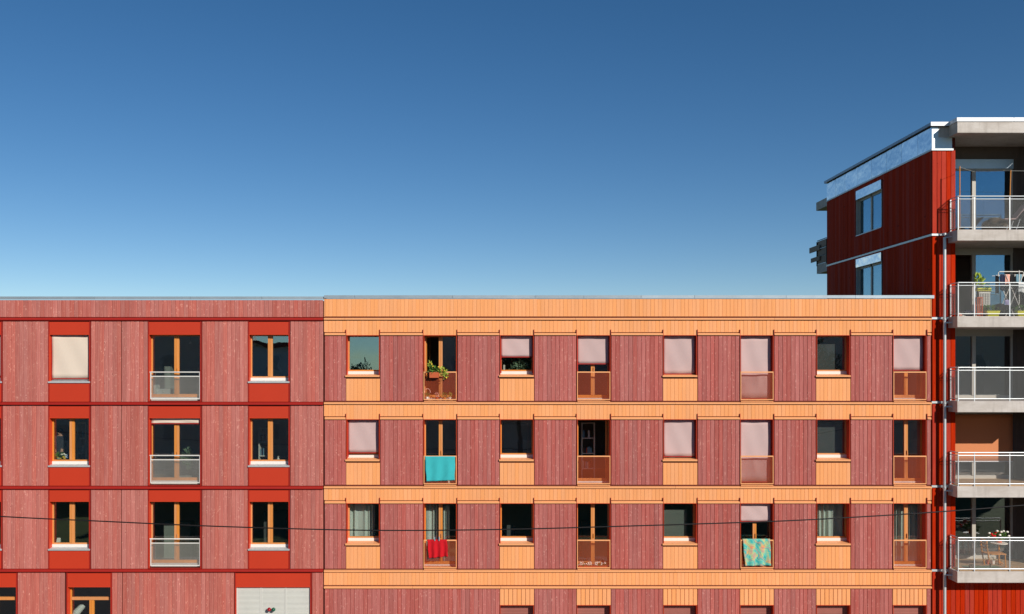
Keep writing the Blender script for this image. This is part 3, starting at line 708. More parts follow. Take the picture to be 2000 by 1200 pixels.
# balcony railings with diamond wire net
def net(parent, fn, L, H, step, r, mat):
    m = MB(); kmax = int((L + H) / step) + 1
    for s in (0, 1):
        for k in range(kmax + 1):
            a = k * step - (H if s == 0 else 0)
            u0, v0, u1, v1 = (a, 0, a + H, H) if s == 0 else (a, 0, a - H, H)
            # clip to 0..L
            def cl(u0, v0, u1, v1):
                pts = []
                for u, v in ((u0, v0), (u1, v1)):
                    if u < 0: t = (0 - u0) / (u1 - u0); u, v = 0, v0 + (v1 - v0) * t
                    elif u > L: t = (L - u0) / (u1 - u0); u, v = L, v0 + (v1 - v0) * t
                    pts.append((u, v))
                return pts
            if max(u0, u1) <= 0 or min(u0, u1) >= L: continue
            (a0, b0), (a1, b1) = cl(u0, v0, u1, v1)
            if abs(a1 - a0) < 0.01: continue
            m.tube([fn(a0, b0, s), fn(a1, b1, s)], r, 4, False)
    return m.build('wire_net', mat, parent)
RY = -0.57; RX0 = SX0 + 0.06; RX1 = LGX1 - 0.03
for k, z in enumerate(LV):
    zt = z + 1.13; r = MB(); zr = z + 0.08
    posts = [RX0, X(1903, RY), X(1972, RY), RX1]
    for q in posts: r.box(q - 0.016, q + 0.016, RY - 0.012, RY + 0.012, z - 0.03, zt - 0.03)
    r.box(RX0 - 0.022, RX0 + 0.022, -0.06, -0.035, z - 0.03, zt - 0.03)
    for h, rad in ((zt, 0.019), (zt - 0.095, 0.016), (zr, 0.016)):
        r.tube([(RX0, RY, h), (RX1, RY, h)], rad, 8); r.tube([(RX0, RY, h), (RX0, -0.03, h)], rad, 8)
    ro = r.build('railing', 'galvanised', T)
    net(ro, lambda u, v, s: (RX0 + u, RY + 0.004 * (s - .5), zr + v), RX1 - RX0, zt - 0.095 - zr, 0.055, 0.0031, 'wire_rope')
    net(ro, lambda u, v, s: (RX0 + 0.004 * (s - .5), RY + u, zr + v), 0.5, zt - 0.095 - zr, 0.055, 0.0031, 'wire_rope')

# ================================================================== THINGS ON THE FACADES
def drape(name, mat, label, x0, x1, ztop, zbot, y, waves=3, amp=0.012, skew=0.0, back=0.25, zskew=0.0, taper=0.0):
    """cloth hung over a rail: front fall, fold over the bar, short back fall"""
    L1 = ztop - zbot; tot = L1 + back + 0.05
    def fn(u, v):
        d = v * tot; xx = x0 + (x1 - x0) * u
        if d < back: zz = ztop - back + d; yy = y + 0.045; f = 0.3
        elif d < back + 0.05: t = (d - back) / 0.05; zz = ztop + 0.012 * math.sin(math.pi * t); yy = y + 0.045 - 0.075 * t; f = 0.3
        else: t = (d - back - 0.05); zz = ztop - t; yy = y - 0.03; f = t / L1; 
        if d >= back + 0.05:
            yy -= amp * (0.3 + f) * (1 + math.sin(u * waves * 6.283 + 1.3 + f)) + 0.005 * (1 + math.sin(u * 23 + f * 7) * math.sin(f * 11 + u * 5)) * (0.2 + f); xx += skew * f + taper * f * (0.5 - u) + 0.006 * math.sin(f * 9 + u * 4); zz += zskew * f * (u - 0.5)
        return (xx, yy, zz)
    return tag(MB().sheet(fn, 28, 30, 0.006).build(name, mat, smooth=True), label, 'towel')
drape('bath_towel', 'towel_teal', 'teal bath towel hanging flat over an orange railing', X(830), X(889), Z(891.5), Z(939), -0.014, 2.5, 0.014, 0.02, zskew=0.04, taper=0.07)
drape('bath_towel', 'towel_red', 'small red towel hanging skewed over an orange railing', X(834.5), X(873), Z(1054.5), Z(1088), -0.014, 3, 0.024, 0.05, zskew=0.07, taper=0.02)
drape('beach_towel', 'beach_towel', 'teal, yellow and coral leaf-patterned beach towel over an orange railing', X(1449.5), X(1503.5), Z(1053), Z(1104.5), -0.014, 3, 0.015, 0.05, zskew=0.02, taper=0.07)
for px in (849.5, 858):
    tag(MB().box(X(px) - 0.012, X(px) + 0.012, -0.085, -0.06, Z(1056), Z(1048)).build('clothes_peg', 'cloth_blue'), 'pale blue clothes peg on the red towel, ' + ('left one' if px < 852 else 'right one'), 'peg', 'pegs on the red towel')

def curtain(px0, px1, py0, py1, label, y=0.52, folds=7):
    x0, x1, z0, z1 = X(px0, y), X(px1, y), Z(py1, y), Z(py0, y); ph = random.uniform(0, 6)
    fn = lambda u, v: (x0 + (x1 - x0) * u, y + 0.05 * math.sin(u * folds * 4.2 + ph + 1.5 * math.sin(u * 5 + ph)) * (0.55 + 0.45 * math.sin(u * 7 + ph)) + 0.02 * math.sin(u * 17 + v), z1 + (z0 - z1) * v)
    return tag(MB().sheet(fn, folds * 10, 6, 0.004).build('curtain', 'curtain_cloth', smooth=True), label, 'curtain')
curtain(682, 732, 975, 1062, 'pale curtain in the window beside the red building, lowest full row', folds=9)
curtain(832, 856, 975, 1105, 'narrow pale curtain behind the left leaf above the red towel', folds=4)
curtain(862, 878, 975, 1105, 'narrow pale curtain behind the right leaf above the red towel', folds=3)
curtain(1590, 1646, 975, 1062, 'pale curtain in the square window left of the last french window', folds=8)
curtain(1742, 1766, 975, 1105, 'pale curtain behind the left leaf of the last french window', folds=4)
curtain(1770, 1796, 975, 1105, 'pale curtain behind the right leaf of the last french window', folds=4)
# grey inner screens
for (a, b, c, d, lab) in ((1596, 1650, 660, 735, 'grey inner screen in the top-row square window near the tower'), (1596, 1648, 826, 898, 'grey inner screen in the middle-row square window near the tower')):
    fn = lambda u, v: (X(a, .45) + (X(b, .45) - X(a, .45)) * u, .45 + 0.004 * math.sin(u * 7), Z(c, .45) + (Z(d, .45) - Z(c, .45)) * v)
    tag(MB().sheet(fn, 8, 3, 0.004).build('roller_screen', 'screen_grey'), lab, 'screen')
m = MB(); z = Z(995, .45)
while z > Z(1055, .45): m.box(X(1293, .45), X(1341, .45), .44, .465, z - 0.022, z); z -= 0.03
tag(m.build('venetian_blind', 'screen_pale'), 'grey venetian blind half covering a square window', 'blind')

def plant(name, label, base, pot, potmat, fol, cat='plant'):
    """pot: (r0,r1,h) ; fol: list of (dz, rad, n, size, mat)"""
    g = empty(name, base, label, cat); bx, by, bz = base
    if pot: MB().lathe(bx, by, [(pot[0], bz), (pot[1], bz + pot[2]), (pot[1] * 0.85, bz + pot[2] - 0.01)], 14).build('pot', potmat, g, smooth=False)
    h = pot[2] if pot else 0
    for dx, dz, rad, n, size, mat in fol:
        MB().leaves((bx + dx, by, bz + h + dz), rad, n, size).build('foliage', mat, g)
    MB().tube([(bx, by, bz + h * 0.5), (bx + 0.01, by, bz + h + fol[0][1])], [0.012, 0.006], 6).build('stem', 'stem', g)
    return g
# top-row french window: hanging box and small pots
g = empty('flower_box', (X(849), -0.14, Z(738)), 'terracotta flower box with trailing green plants on a railing', 'planter')
xa, xb = X(839.5), X(857.5)
MB().prof_x(xa, xb, [(-0.06, Z(738)), (-0.20, Z(738)), (-0.235, Z(727.5)), (-0.04, Z(727.5))]).build('box', 'terracotta', g)
MB().tube([(xa + .05, -0.05, Z(729)), (xa + .05, -0.02, Z(726))], 0.008, 6).build('hook', 'galvanised', g)
MB().leaves((X(843), -0.14, Z(722)), (0.12, 0.08, 0.16), 70, 0.10).leaves((X(852), -0.14, Z(724)), (0.16, 0.09, 0.1), 60, 0.10).build('foliage', 'leaf', g)
MB().leaves((X(864), -0.15, Z(727)), (0.15, 0.08, 0.13), 70, 0.10).leaves((X(870), -0.15, Z(734)), (0.07, 0.05, 0.14), 34, 0.08).leaves((X(841), -0.14, Z(713)), (0.05, 0.05, 0.12), 26, 0.08).build('foliage', 'leaf_light', g)
mm = MB()
for a, b in ((840, 708), (843.5, 711.5), (846, 716), (869, 724), (857, 717), (872, 738)): mm.ball((X(a), -0.16, Z(b)), 0.026, 7, 4)
mm.build('blossom', 'petal_yellow', g)
g = empty('basket', (X(834.5), 0.05, Z(782)), 'small wicker basket with an arched handle on the railing ledge', 'basket')
MB().lathe(X(834.5), 0.05, [(0.06, Z(782) + .02), (0.075, Z(775.5)), (0.06, Z(776))], 12).build('bowl', 'pot_white', g)
MB().tube([(X(834.5) + 0.1 * math.cos(t), 0.05, Z(767) + 0.13 * math.sin(t)) for t in [math.pi * k / 10 for k in range(11)]] , 0.010, 6).build('handle', 'petal_pink', g)
MB().leaves((X(836), 0.05, Z(771)), (0.07, 0.05, 0.06), 34, 0.07).build('foliage', 'leaf', g)
for px, pm, lm, lab in ((853, 'terracotta', 'petal_pink', 'small pink pot with dry twigs beside the basket'), (868.5, 'chair_wood', 'leaf', 'small orange pot with a leafy sprig on the railing ledge'), (878, 'pot_white', 'leaf_light', 'small white pot with yellowish leaves on the railing ledge')):
    plant('potted_plant', lab, (X(px), 0.06, Z(781.5)), (0.045, 0.06, 0.1), pm, [(0, 0.06, (0.07, 0.05, 0.08), 30, 0.07, lm)])
# indoor plants and things on sills
plant('potted_palm', 'pale green palm on the sill under a half-drawn blind', (X(1016, .5), 0.5, Z(730, .5)), (0.06, 0.08, 0.08), 'pot_white', [(0, 0.16, (0.17, 0.1, 0.17), 60, 0.2, 'leaf_grey')])
plant('potted_plant', 'small pale plant left of the palm on the same sill', (X(1000, .5), 0.5, Z(730, .5)), (0.05, 0.06, 0.06), 'pot_white', [(0, 0.12, (0.08, 0.06, 0.1), 26, 0.09, 'leaf_grey')])
g = MB().box(X(983, .45), X(986.5, .45), .44, .46, Z(726, .45), Z(713, .45)); tag(g.build('picture_frame', 'pot_white'), 'small white picture frame at the left of the plant sill', 'frame')
g = empty('flower_arrangement', (X(121, .5), 0.5, Z(900, .5)), 'low bunch of yellow, white and blue flowers on the sill before the person', 'flowers')
MB().leaves((X(116, .5), 0.5, Z(894, .5)), (0.16, 0.08, 0.1), 90, 0.13).build('foliage', 'leaf', g)
for mt, pts in (('petal_yellow', ((113, 894), (124, 893), (126, 896), (119, 896))), ('petal_white', ((121, 888), (125, 887), (128, 889), (114, 896), (129, 893))), ('petal_blue', ((132, 890), (132, 894)))):
    mm = MB()
    for a, b in pts: mm.ball((X(a, .45), .45, Z(b, .45)), 0.045, 8, 5, (1, 1, .7))
    mm.build('blossom', mt, g)
MB().box(X(108, .5), X(130, .5), .44, .58, Z(900, .5), Z(897, .5)).build('tray', 'terracotta', g)
plant('potted_shrub', 'round grey-green shrub standing inside the middle french window of the red building', (X(369, .8), 0.8, Z(949, .8) + 0.02), (0.14, 0.18, 0.34), 'pot_white', [(0, 0.62, (0.22, 0.2, 0.34), 260, 0.11, 'leaf_grey'), (0.05, 0.4, (0.12, 0.1, 0.2), 60, 0.1, 'leaf')])
tag(MB().box(X(350, .6), X(374, .6), .5, .8, Z(945, .6), Z(930, .6)).build('storage_box', 'blind_cream'), 'cream box low behind the railing of the middle french window', 'box')
tag(MB().ball((X(337.5, .5), .5, Z(885.5, .5)), 0.04, 8, 5).build('white_orchid', 'petal_white'), 'small white orchid bloom beside the middle french window mullion', 'flower')
tag(MB().box(X(301, .5), X(306, .5), .45, .8, Z(785, .5), Z(752, .5)).build('upright_box', 'plastic_white'), 'narrow white upright box behind the top french railing of the red building', 'box')
g = empty('portable_heater', (X(320, .6), .6, Z(785, .6)), 'white slatted appliance on the floor behind the top french railing', 'appliance')
MB().box(X(306.5, .5), X(333, .5), .5, .75, Z(784, .5), Z(760, .5)).build('casing', 'plastic_white', g)
for q in range(5): MB().box(X(317, .5), X(319, .5), .49, .498, Z(764 + q * 3.6, .5), Z(762.4 + q * 3.6, .5)).build('vent', 'interior_dark', g)
g = MB().lathe(X(543, .3), .33, [(0.05, Z(897.5, .3)), (0.03, Z(895.5, .3)), (0.02, Z(893.5, .3)), (0.045, Z(891.5, .3))], 12)
tag(g.build('small_cup', 'pot_white'), 'small cream stemmed cup on the sill, right column of the red building', 'cup')
tag(MB().prof_x(X(111, .4), X(118, .4), [(.35, Z(1059, .4)), (.45, Z(1059, .4)), (.42, Z(1051, .4))]).build('paper_stand', 'pot_white'), 'small white folded card on the lowest left window sill', 'card')
tag(MB().tube([(X(140, .6), .55, Z(1215, .6)), (X(150, .6), .6, Z(1196, .6)), (X(161, .6), .7, Z(1183, .6))], [.10, .13, .10], 12).build('paper_lampshade', 'plastic_white'), 'crumpled white paper roll behind the lowest left-hand door', 'paper')
g = empty('pendant_lamp', (X(372, 1.2), 1.2, Z(672, 1.2)), 'small white pendant bulb seen through the top french window of the red building', 'lamp')
MB().lathe(X(372, 1.2), 1.2, [(.05, Z(672, 1.2)), (.035, Z(669, 1.2)), (.012, Z(667, 1.2))], 10).build('bulb', 'plastic_white', g)
MB().tube([(X(372, 1.2), 1.2, Z(667, 1.2)), (X(372, 1.2), 1.2, Z(628) - .14)], .005, 5).build('cord', 'black_cable', g)
# white flowers in the low box of the lowest row
g = empty('flower_trough', (X(1160), 0.06, Z(1110)), 'row of small white flowers along the bottom of an orange railing', 'flowers')
MB().box(X(1130), X(1187), 0.02, 0.12, Z(1110), Z(1106)).build('trough', 'terracotta', g)
MB().leaves((X(1142), 0.07, Z(1104)), (0.22, 0.05, 0.05), 60, 0.06).leaves((X(1174), 0.07, Z(1104)), (0.22, 0.05, 0.05), 60, 0.06).build('foliage', 'leaf', g)
mm = MB()
for q in range(46):
    a = random.choice((random.uniform(1132, 1155), random.uniform(1162, 1184))); mm.ball((X(a), 0.04 + random.uniform(-.02, .04), Z(random.uniform(1098.5, 1103.5))), 0.03, 6, 4, (1, 1, .7))
mm.build('blossom', 'petal_white', g)
# chair back in the lowest dark window
g = empty('desk_chair', (X(998, 1.0), 1.0, Z(1111)), 'grey chair back dimly seen in the lowest-row square window', 'chair')
MB().box(X(990, 1), X(1006, 1), 1.0, 1.04, Z(1048, 1), Z(1026, 1)).build('backrest', 'screen_grey', g)
MB().box(X(988, 1), X(1008, 1), .6, 1.0, Z(1075, 1), Z(1070, 1)).build('seat', 'screen_grey', g)
for a, b in ((989, .62), (1007, .62), (989, .97), (1007, .97)): MB().box(X(a, 1) - .015, X(a, 1) + .015, b - .015, b + .015, Z(1111), Z(1075, 1)).build('leg', 'screen_grey', g)

# dim furniture in the rooms
def shelf(px0, px1, py0, py1, y, label):
    x0, x1, zt, zb = X(px0, y), X(px1, y), Z(py0, y), Z(py1, y)
    g = empty('bookshelf', ((x0 + x1) / 2, y, zb), label, 'shelf')
    for a in (x0, x1 - .03): MB().box(a, a + .03, y, y + .3, zb, zt).build('side_panel', 'pot_white', g)
    for q in range(5):
        z = zb + (zt - zb - .03) * q / 4; MB().box(x0 + .03, x1 - .03, y, y + .3, z, z + .03).build('shelf_board', 'pot_white', g)
        if q < 4:
            xx = x0 + .05
            while xx < x1 - .12:
                w = random.uniform(.03, .07); MB().box(xx, xx + w, y + .05, y + .25, z + .031, z + random.uniform(.2, .3)).build('book', random.choice(['terracotta', 'cloth_navy', 'cloth_brown', 'pot_white', 'cloth_blue']), g); xx += w + random.choice((.004, .004, .09))
shelf(1136, 1162, 826, 946, 1.4, 'dim white bookshelf inside the wide-open french window')
shelf(150, 168, 826, 946, 1.6, 'dim bookshelf behind the right leaf beside the person')
shelf(505, 522, 836, 946, 1.6, 'dim bookshelf behind the right column window, middle row of the red building')
def cupboard(px0, px1, py0, py1, y, mat, label):
    x0, x1, zt, zb = X(px0, y), X(px1, y), Z(py0, y), Z(py1, y)
    g = empty('cupboard', ((x0 + x1) / 2, y, zb), label, 'cupboard'); xm = (x0 + x1) / 2
    MB().box(x0, x1, y, y + .5, zb, zt).build('carcass', mat, g)
    for a, b in ((x0 + .01, xm - .004), (xm + .004, x1 - .01)): MB().box(a, b, y - .02, y - .001, zb + .06, zt - .02).build('door', mat, g)
cupboard(985, 1030, 828, 946, 1.3, 'screen_pale', 'pale grey cupboard dimly seen in the middle-row square window')
cupboard(313, 333, 716, 784, 1.6, 'screen_pale', 'low grey cupboard inside the top french window of the red building')
cupboard(1228 - 90, 1160, 1020, 1110, 1.5, 'screen_grey', 'dark cupboard inside the french window above the white flowers')
cupboard(515, 560, 1000, 1110, 1.5, 'screen_grey', 'dark cupboard in the lowest right-hand window of the red building')
cupboard(320, 372, 1020, 1110, 1.8, 'screen_pale', 'grey cupboard inside the lowest french window of the red building')

# ------------------------------------------------------------------ balcony things on the tower
Z1, Z2, Z3, Z4, Z5 = LV
def xb(px, y): return X(px, y)
# lowest balcony: wooden chair, round table, flowers, pots
cy = 0.15; c0 = xb(1934, cy); fz = Z1 + 0.022
g = empty('wooden_chair', (xb(1942, cy), cy, fz), 'orange wooden chair on the lowest balcony', 'chair')
xs0, xs1 = xb(1922, cy), xb(1959, cy)
for yy in (cy - .2, cy + .2):
    MB().tube([(xs0 + .12, yy, fz), (xs0 + .03, yy, fz + .45), (xs0 - .02, yy, fz + .9)], 0.022, 6).build('leg', 'chair_wood', g)
    MB().tube([(xs1 - .02, yy, fz), (xs1 - .04, yy, fz + .43)], 0.022, 6).build('leg', 'chair_wood', g)
MB().box(xs0 + .02, xs1, cy - .22, cy + .22, fz + .43, fz + .46).build('seat', 'chair_wood', g)
for h in (.62, .74, .86): MB().box(xs0 - .02, xs0 + .01, cy - .2, cy + .2, fz + h, fz + h + .06).build('back_slat', 'chair_wood', g)
ty = 0.45; tx = xb(1951, ty)
g = empty('round_table', (tx, ty, fz), 'small round white table behind the wooden chair', 'table')
MB().lathe(tx, ty, [(0.27, fz + .72), (0.28, fz + .73), (0.28, fz + .745), (0.27, fz + .75)], 20).build('table_top', 'pot_white', g)
MB().tube([(tx, ty, fz), (tx, ty, fz + .72)], 0.025, 8).build('leg', 'chair_wood', g)
for q in range(3): MB().tube([(tx, ty, fz + .12), (tx + .2 * math.cos(q * 2.1 + .4), ty + .2 * math.sin(q * 2.1 + .4), fz)], 0.016, 6).build('foot', 'chair_wood', g)
g = empty('flower_pot', (tx, ty, fz + .751), 'pot of red and white geraniums on the round table', 'flowers')
MB().lathe(tx, ty, [(0.08, fz + .751), (0.11, fz + .86), (0.09, fz + .85)], 14).build('pot', 'terracotta', g)
MB().leaves((tx + .02, ty, fz + .96), (0.28, 0.16, 0.13), 170, 0.10).build('foliage', 'leaf', g)
for mt, pts in (('petal_red', ((1938, 1046), (1945, 1041), (1941, 1050), (1948, 1038), (1943, 1047), (1936, 1043))), ('petal_white', ((1933, 1042), (1946, 1037), (1955, 1039), (1961, 1038), (1967, 1039), (1952, 1045), (1970, 1047), (1931, 1050)))):
    mm = MB()
    for a, b in pts: mm.ball((X(a, ty - .15), ty - .15 + random.uniform(-.05, .05), Z(b, ty - .15)), 0.045, 8, 5, (1, 1, .8))
    mm.build('blossom', mt, g)
for px, lab in ((1929, 'pinkish small pot on the deck under the wooden chair'), (1939, 'white small pot on the deck under the wooden chair')):
    plant('potted_plant', lab, (xb(px, .5), .5, fz), (0.06, 0.075, 0.13), 'pot_white' if px > 1930 else 'terracotta', [(0, .05, (.05, .05, .05), 14, .06, 'leaf_grey')])
m = MB().sheet(lambda u, v: (xb(1885, -.1) + 1.2 * u, -0.35 + .5 * v, fz + .012 + .006 * math.sin(u * 9) * math.sin(v * 7)), 14, 6, -0.006)
tag(m.build('floor_rug', 'leaf_grey'), 'grey-green rug on the lowest balcony deck', 'rug')
tag(MB().prof_x(xb(1894, -.3), xb(1903, -.3), [(-.32, fz), (-.2, fz), (-.25, fz + .14)]).build('dark_bag', 'cloth_brown'), 'small dark bag on the lowest balcony deck beside the left post', 'bag')
# fourth-floor balcony: drying rack, clothes, planters, chair, stool
ry = -0.1; rz = Z4 + 0.0
x0, x1 = xb(1950, ry), xb(1999, ry); zt = Z(531, ry)
g = empty('drying_rack', ((x0 + x1) / 2, ry, rz), 'white tubular clothes drying rack on the balcony with yellow planters', 'rack')
fr = [(x0, ry, zt - .16), (x0, ry, zt - .03), (x0 + .03, ry, zt), (x1 - .03, ry, zt), (x1, ry, zt - .03), (x1, ry, zt - .16)]
MB().tube(fr, 0.016, 8).build('top_frame', 'white_metal', g)
for yy in (ry - .25, ry, ry + .25): MB().tube([(x0 - .08, yy, zt - .12), (x1 + .5, yy, zt - .12)], 0.008, 6).build('rail', 'white_metal', g)
for a, b in ((x0 + .1, x0 + .7), (x0 + .7, x0 + .1)):
    for yy in (ry - .27, ry + .27): MB().tube([(a, yy, zt - .12), (b, yy, rz + .02)], 0.012, 6).build('leg', 'white_metal', g)
MB().tube([(xb(1982, ry), ry - .27, zt + .02), (xb(1982, ry), ry - .27, rz + .02)], 0.014, 6).build('leg', 'white_metal', g)
def garment(name, mat, label, pa, pb, drop, yy, top=None):
    z = (top or zt - .115)
    fn = lambda u, v: (xb(pa, yy) + (xb(pb, yy) - xb(pa, yy)) * u, yy - .012 - .012 * math.sin(u * 9 + pa) * (0.3 + v), z - drop * v - .02 * math.sin(u * 5 + pa) * v)
    tag(MB().sheet(fn, 10, 8, 0.006).build(name, mat, smooth=True), label, 'clothing')
garment('trousers', 'cloth_black', 'black trousers at the left end of the drying rack', 1943.5, 1951, .62, ry + .25)
garment('shirt', 'cloth_navy', 'navy shirt on the drying rack beside the black trousers', 1953, 1962, .55, ry - .25)
garment('top', 'cloth_pink', 'pink top hanging on the drying rack', 1963, 1972, .34, ry - .25)
garment('shirt', 'cloth_black', 'dark shirt on the drying rack right of the pink top', 1973, 1981, .5, ry - .25)
garment('cloth', 'cloth_blue', 'pale blue cloth on the drying rack at the right', 1984, 1995, .3, ry - .25)
garment('cloth', 'cloth_white', 'white cloth hanging behind the netting at the right', 1989, 2004, .32, ry - .35, Z(555, ry))
garment('cloth', 'cloth_lilac', 'lilac cloth hanging low behind the netting', 1962, 1972, .42, ry, Z(586, ry))
for px, lab in ((1938, 'yellow plastic planter on the balcony floor under the drying rack'), (1997, 'yellow plastic planter at the right edge of the balcony floor')):
    yy = -0.42; a, b = xb(px - 13, yy), xb(px + 13, yy)
    g = empty('planter', ((a + b) / 2, yy, rz), lab, 'planter')
    MB().add([(a + .05, yy - .08, rz), (b - .05, yy - .08, rz), (b - .05, yy + .08, rz), (a + .05, yy + .08, rz), (a, yy - .1, rz + .19), (b, yy - .1, rz + .19), (b, yy + .1, rz + .19), (a, yy + .1, rz + .19)],
             [(3, 2, 1, 0), (0, 1, 5, 4), (1, 2, 6, 5), (2, 3, 7, 6), (3, 0, 4, 7), (4, 5, 6, 7)]).build('box', 'pot_yellow', g)
    MB().leaves(((a + b) / 2, yy + .02, rz + .26), (0.28, .1, .1), 90, 0.1).build('foliage', 'leaf', g)
yy = -0.15; a, b = xb(1907, yy), xb(1934, yy)
g = empty('window_box', ((a + b) / 2, yy, Z(569, yy)), 'yellow-green window box with a bushy plant behind the railing', 'planter')
MB().box(a, b, yy - .08, yy + .08, Z(569, yy), Z(563, yy)).build('box', 'pot_yellow', g)
MB().leaves((xb(1911, yy), yy, Z(549, yy)), (.13, .1, .2), 80, .15, up=.8).build('foliage', 'leaf_light', g)
MB().leaves((xb(1922, yy), yy, Z(560, yy)), (.2, .1, .1), 60, .1).build('foliage', 'leaf', g)
MB().box((a + b) / 2 - .2, (a + b) / 2 + .2, yy - .06, yy + .06, rz, Z(569.2, yy)).build('stand', 'dark_board', g)
yy = -0.3; a, b = xb(1912, yy), xb(1934, yy)
g = empty('garden_chair', ((a + b) / 2, yy, rz), 'white plastic garden chair with slatted back on the planter balcony', 'chair')
zt2 = Z(571, yy); MB().box(a, b, yy - .02, yy + .02, zt2 - .04, zt2).build('top_rail', 'plastic_white', g)
for q in range(7):
    xx = a + .02 + (b - a - .04) * q / 6; MB().box(xx - .013, xx + .013, yy - .012, yy + .012, rz + .42, zt2 - .041).build('back_slat', 'plastic_white', g)
MB().box(a, b, yy + .03, yy + .45, rz + .38, rz + .42).build('seat', 'plastic_white', g)
for p in (a + .02, b - .02):
    for q in (yy + .04, yy + .42): MB().box(p - .018, p + .018, q - .018, q + .018, rz, rz + .38).build('leg', 'plastic_white', g)
a, b = xb(1906, -.4), xb(1917, -.4)
g = empty('wooden_stool', ((a + b) / 2, -.4, rz), 'tall reddish brown wooden stool left of the white garden chair', 'stool')
MB().box(a, b, -.5, -.3, Z(583, -.4), Z(581, -.4)).build('seat', 'terracotta', g)
for p in (a + .02, b - .02):
    for q in (-.48, -.32): MB().box(p - .016, p + .016, q - .016, q + .016, rz, Z(583, -.4)).build('leg', 'terracotta', g)
MB().box(a + .036, b - .036, -.49, -.47, rz + .12, rz + .16).build('stretcher', 'terracotta', g)
for px, mat, lab, s in ((1876, 'cloth_pink', 'pale pink bundle at the left end of the planter balcony', .1), (1893, 'cloth_navy', 'dark blue bag on the floor of the planter balcony', .17), (1955, 'cloth_black', 'dark heap of cloth under the drying rack', .3)):
    m = MB()
    for q in range(5): m.ball((xb(px, -.2) + random.uniform(-.5, .5) * s, -.2 + random.uniform(-.4, .4) * s, rz + s * random.uniform(.5, .9)), s * random.uniform(.55, .8), 9, 6, (1, 1, .8))
    tag(m.build('cloth_bundle', mat, smooth=True), lab, 'bundle')
# top balcony: canes, string, covered heap, parasol base
for px, py, lean, lab in ((1874.5, 325, 0, 'bamboo cane tied upright at the left corner of the top balcony'), (1974, 333, .06, 'leaning bamboo cane at the middle post of the top balcony')):
    zt3 = Z(py, RY + .05)
    tag(MB().tube([(xb(px, RY + .05) - lean, RY + .05, Z5 + .03), (xb(px, RY + .05), RY + .05, zt3)], 0.018, 7).build('bamboo_cane', 'chair_wood'), lab, 'cane')
s1 = (xb(1875, RY + .05), RY + .05, Z(327, RY + .05)); s2 = (xb(1903, .6), .6, Z(336, .6)); s3 = (xb(1974, RY + .05), RY + .05, Z(334, RY + .05)); s4 = (LGX1, RY + .05, Z(335, RY + .05))
tag(MB().tube([s1, s2], 0.005, 5).tube([s2, s3, s4], 0.005, 5).build('netting_string', 'wire_rope'), 'thin pale string stretched between the bamboo canes', 'string')
m = MB()
for q in range(9): m.ball((xb(random.uniform(1935, 1968), .2), random.uniform(.05, .35), Z5 + random.uniform(.12, .36)), random.uniform(.16, .26), 9, 6, (1.1, 1, .8))
tag(m.build('covered_heap', 'cloth_brown', smooth=True), 'brown covered heap on the top balcony floor', 'heap')
g = empty('folding_chair', (xb(1985, -.1), -.1, Z5), 'beige folding chair at the right of the top balcony', 'chair')
fx = xb(1985, -.1)
MB().add([(fx - .1, -.3, Z5 + .45), (fx - .1, .15, Z5 + .45), (fx + .3, .15, Z5 + .95), (fx + .3, -.3, Z5 + .95), (fx - .1, -.3, Z5 + .42), (fx - .1, .15, Z5 + .42), (fx + .32, .15, Z5 + .93), (fx + .32, -.3, Z5 + .93)], [(0, 1, 2, 3), (7, 6, 5, 4), (0, 4, 5, 1), (1, 5, 6, 2), (2, 6, 7, 3), (3, 7, 4, 0)]).build('backrest', 'blind_pink', g)
MB().box(fx - .5, fx - .11, -.3, .15, Z5 + .4, Z5 + .43).build('seat', 'blind_pink', g)
for a in (-.45, -.12):
    for b in (-.28, .13): MB().tube([(fx + a, b, Z5), (fx + a + .15, b, Z5 + .41)], .014, 6).build('leg', 'galvanised', g)

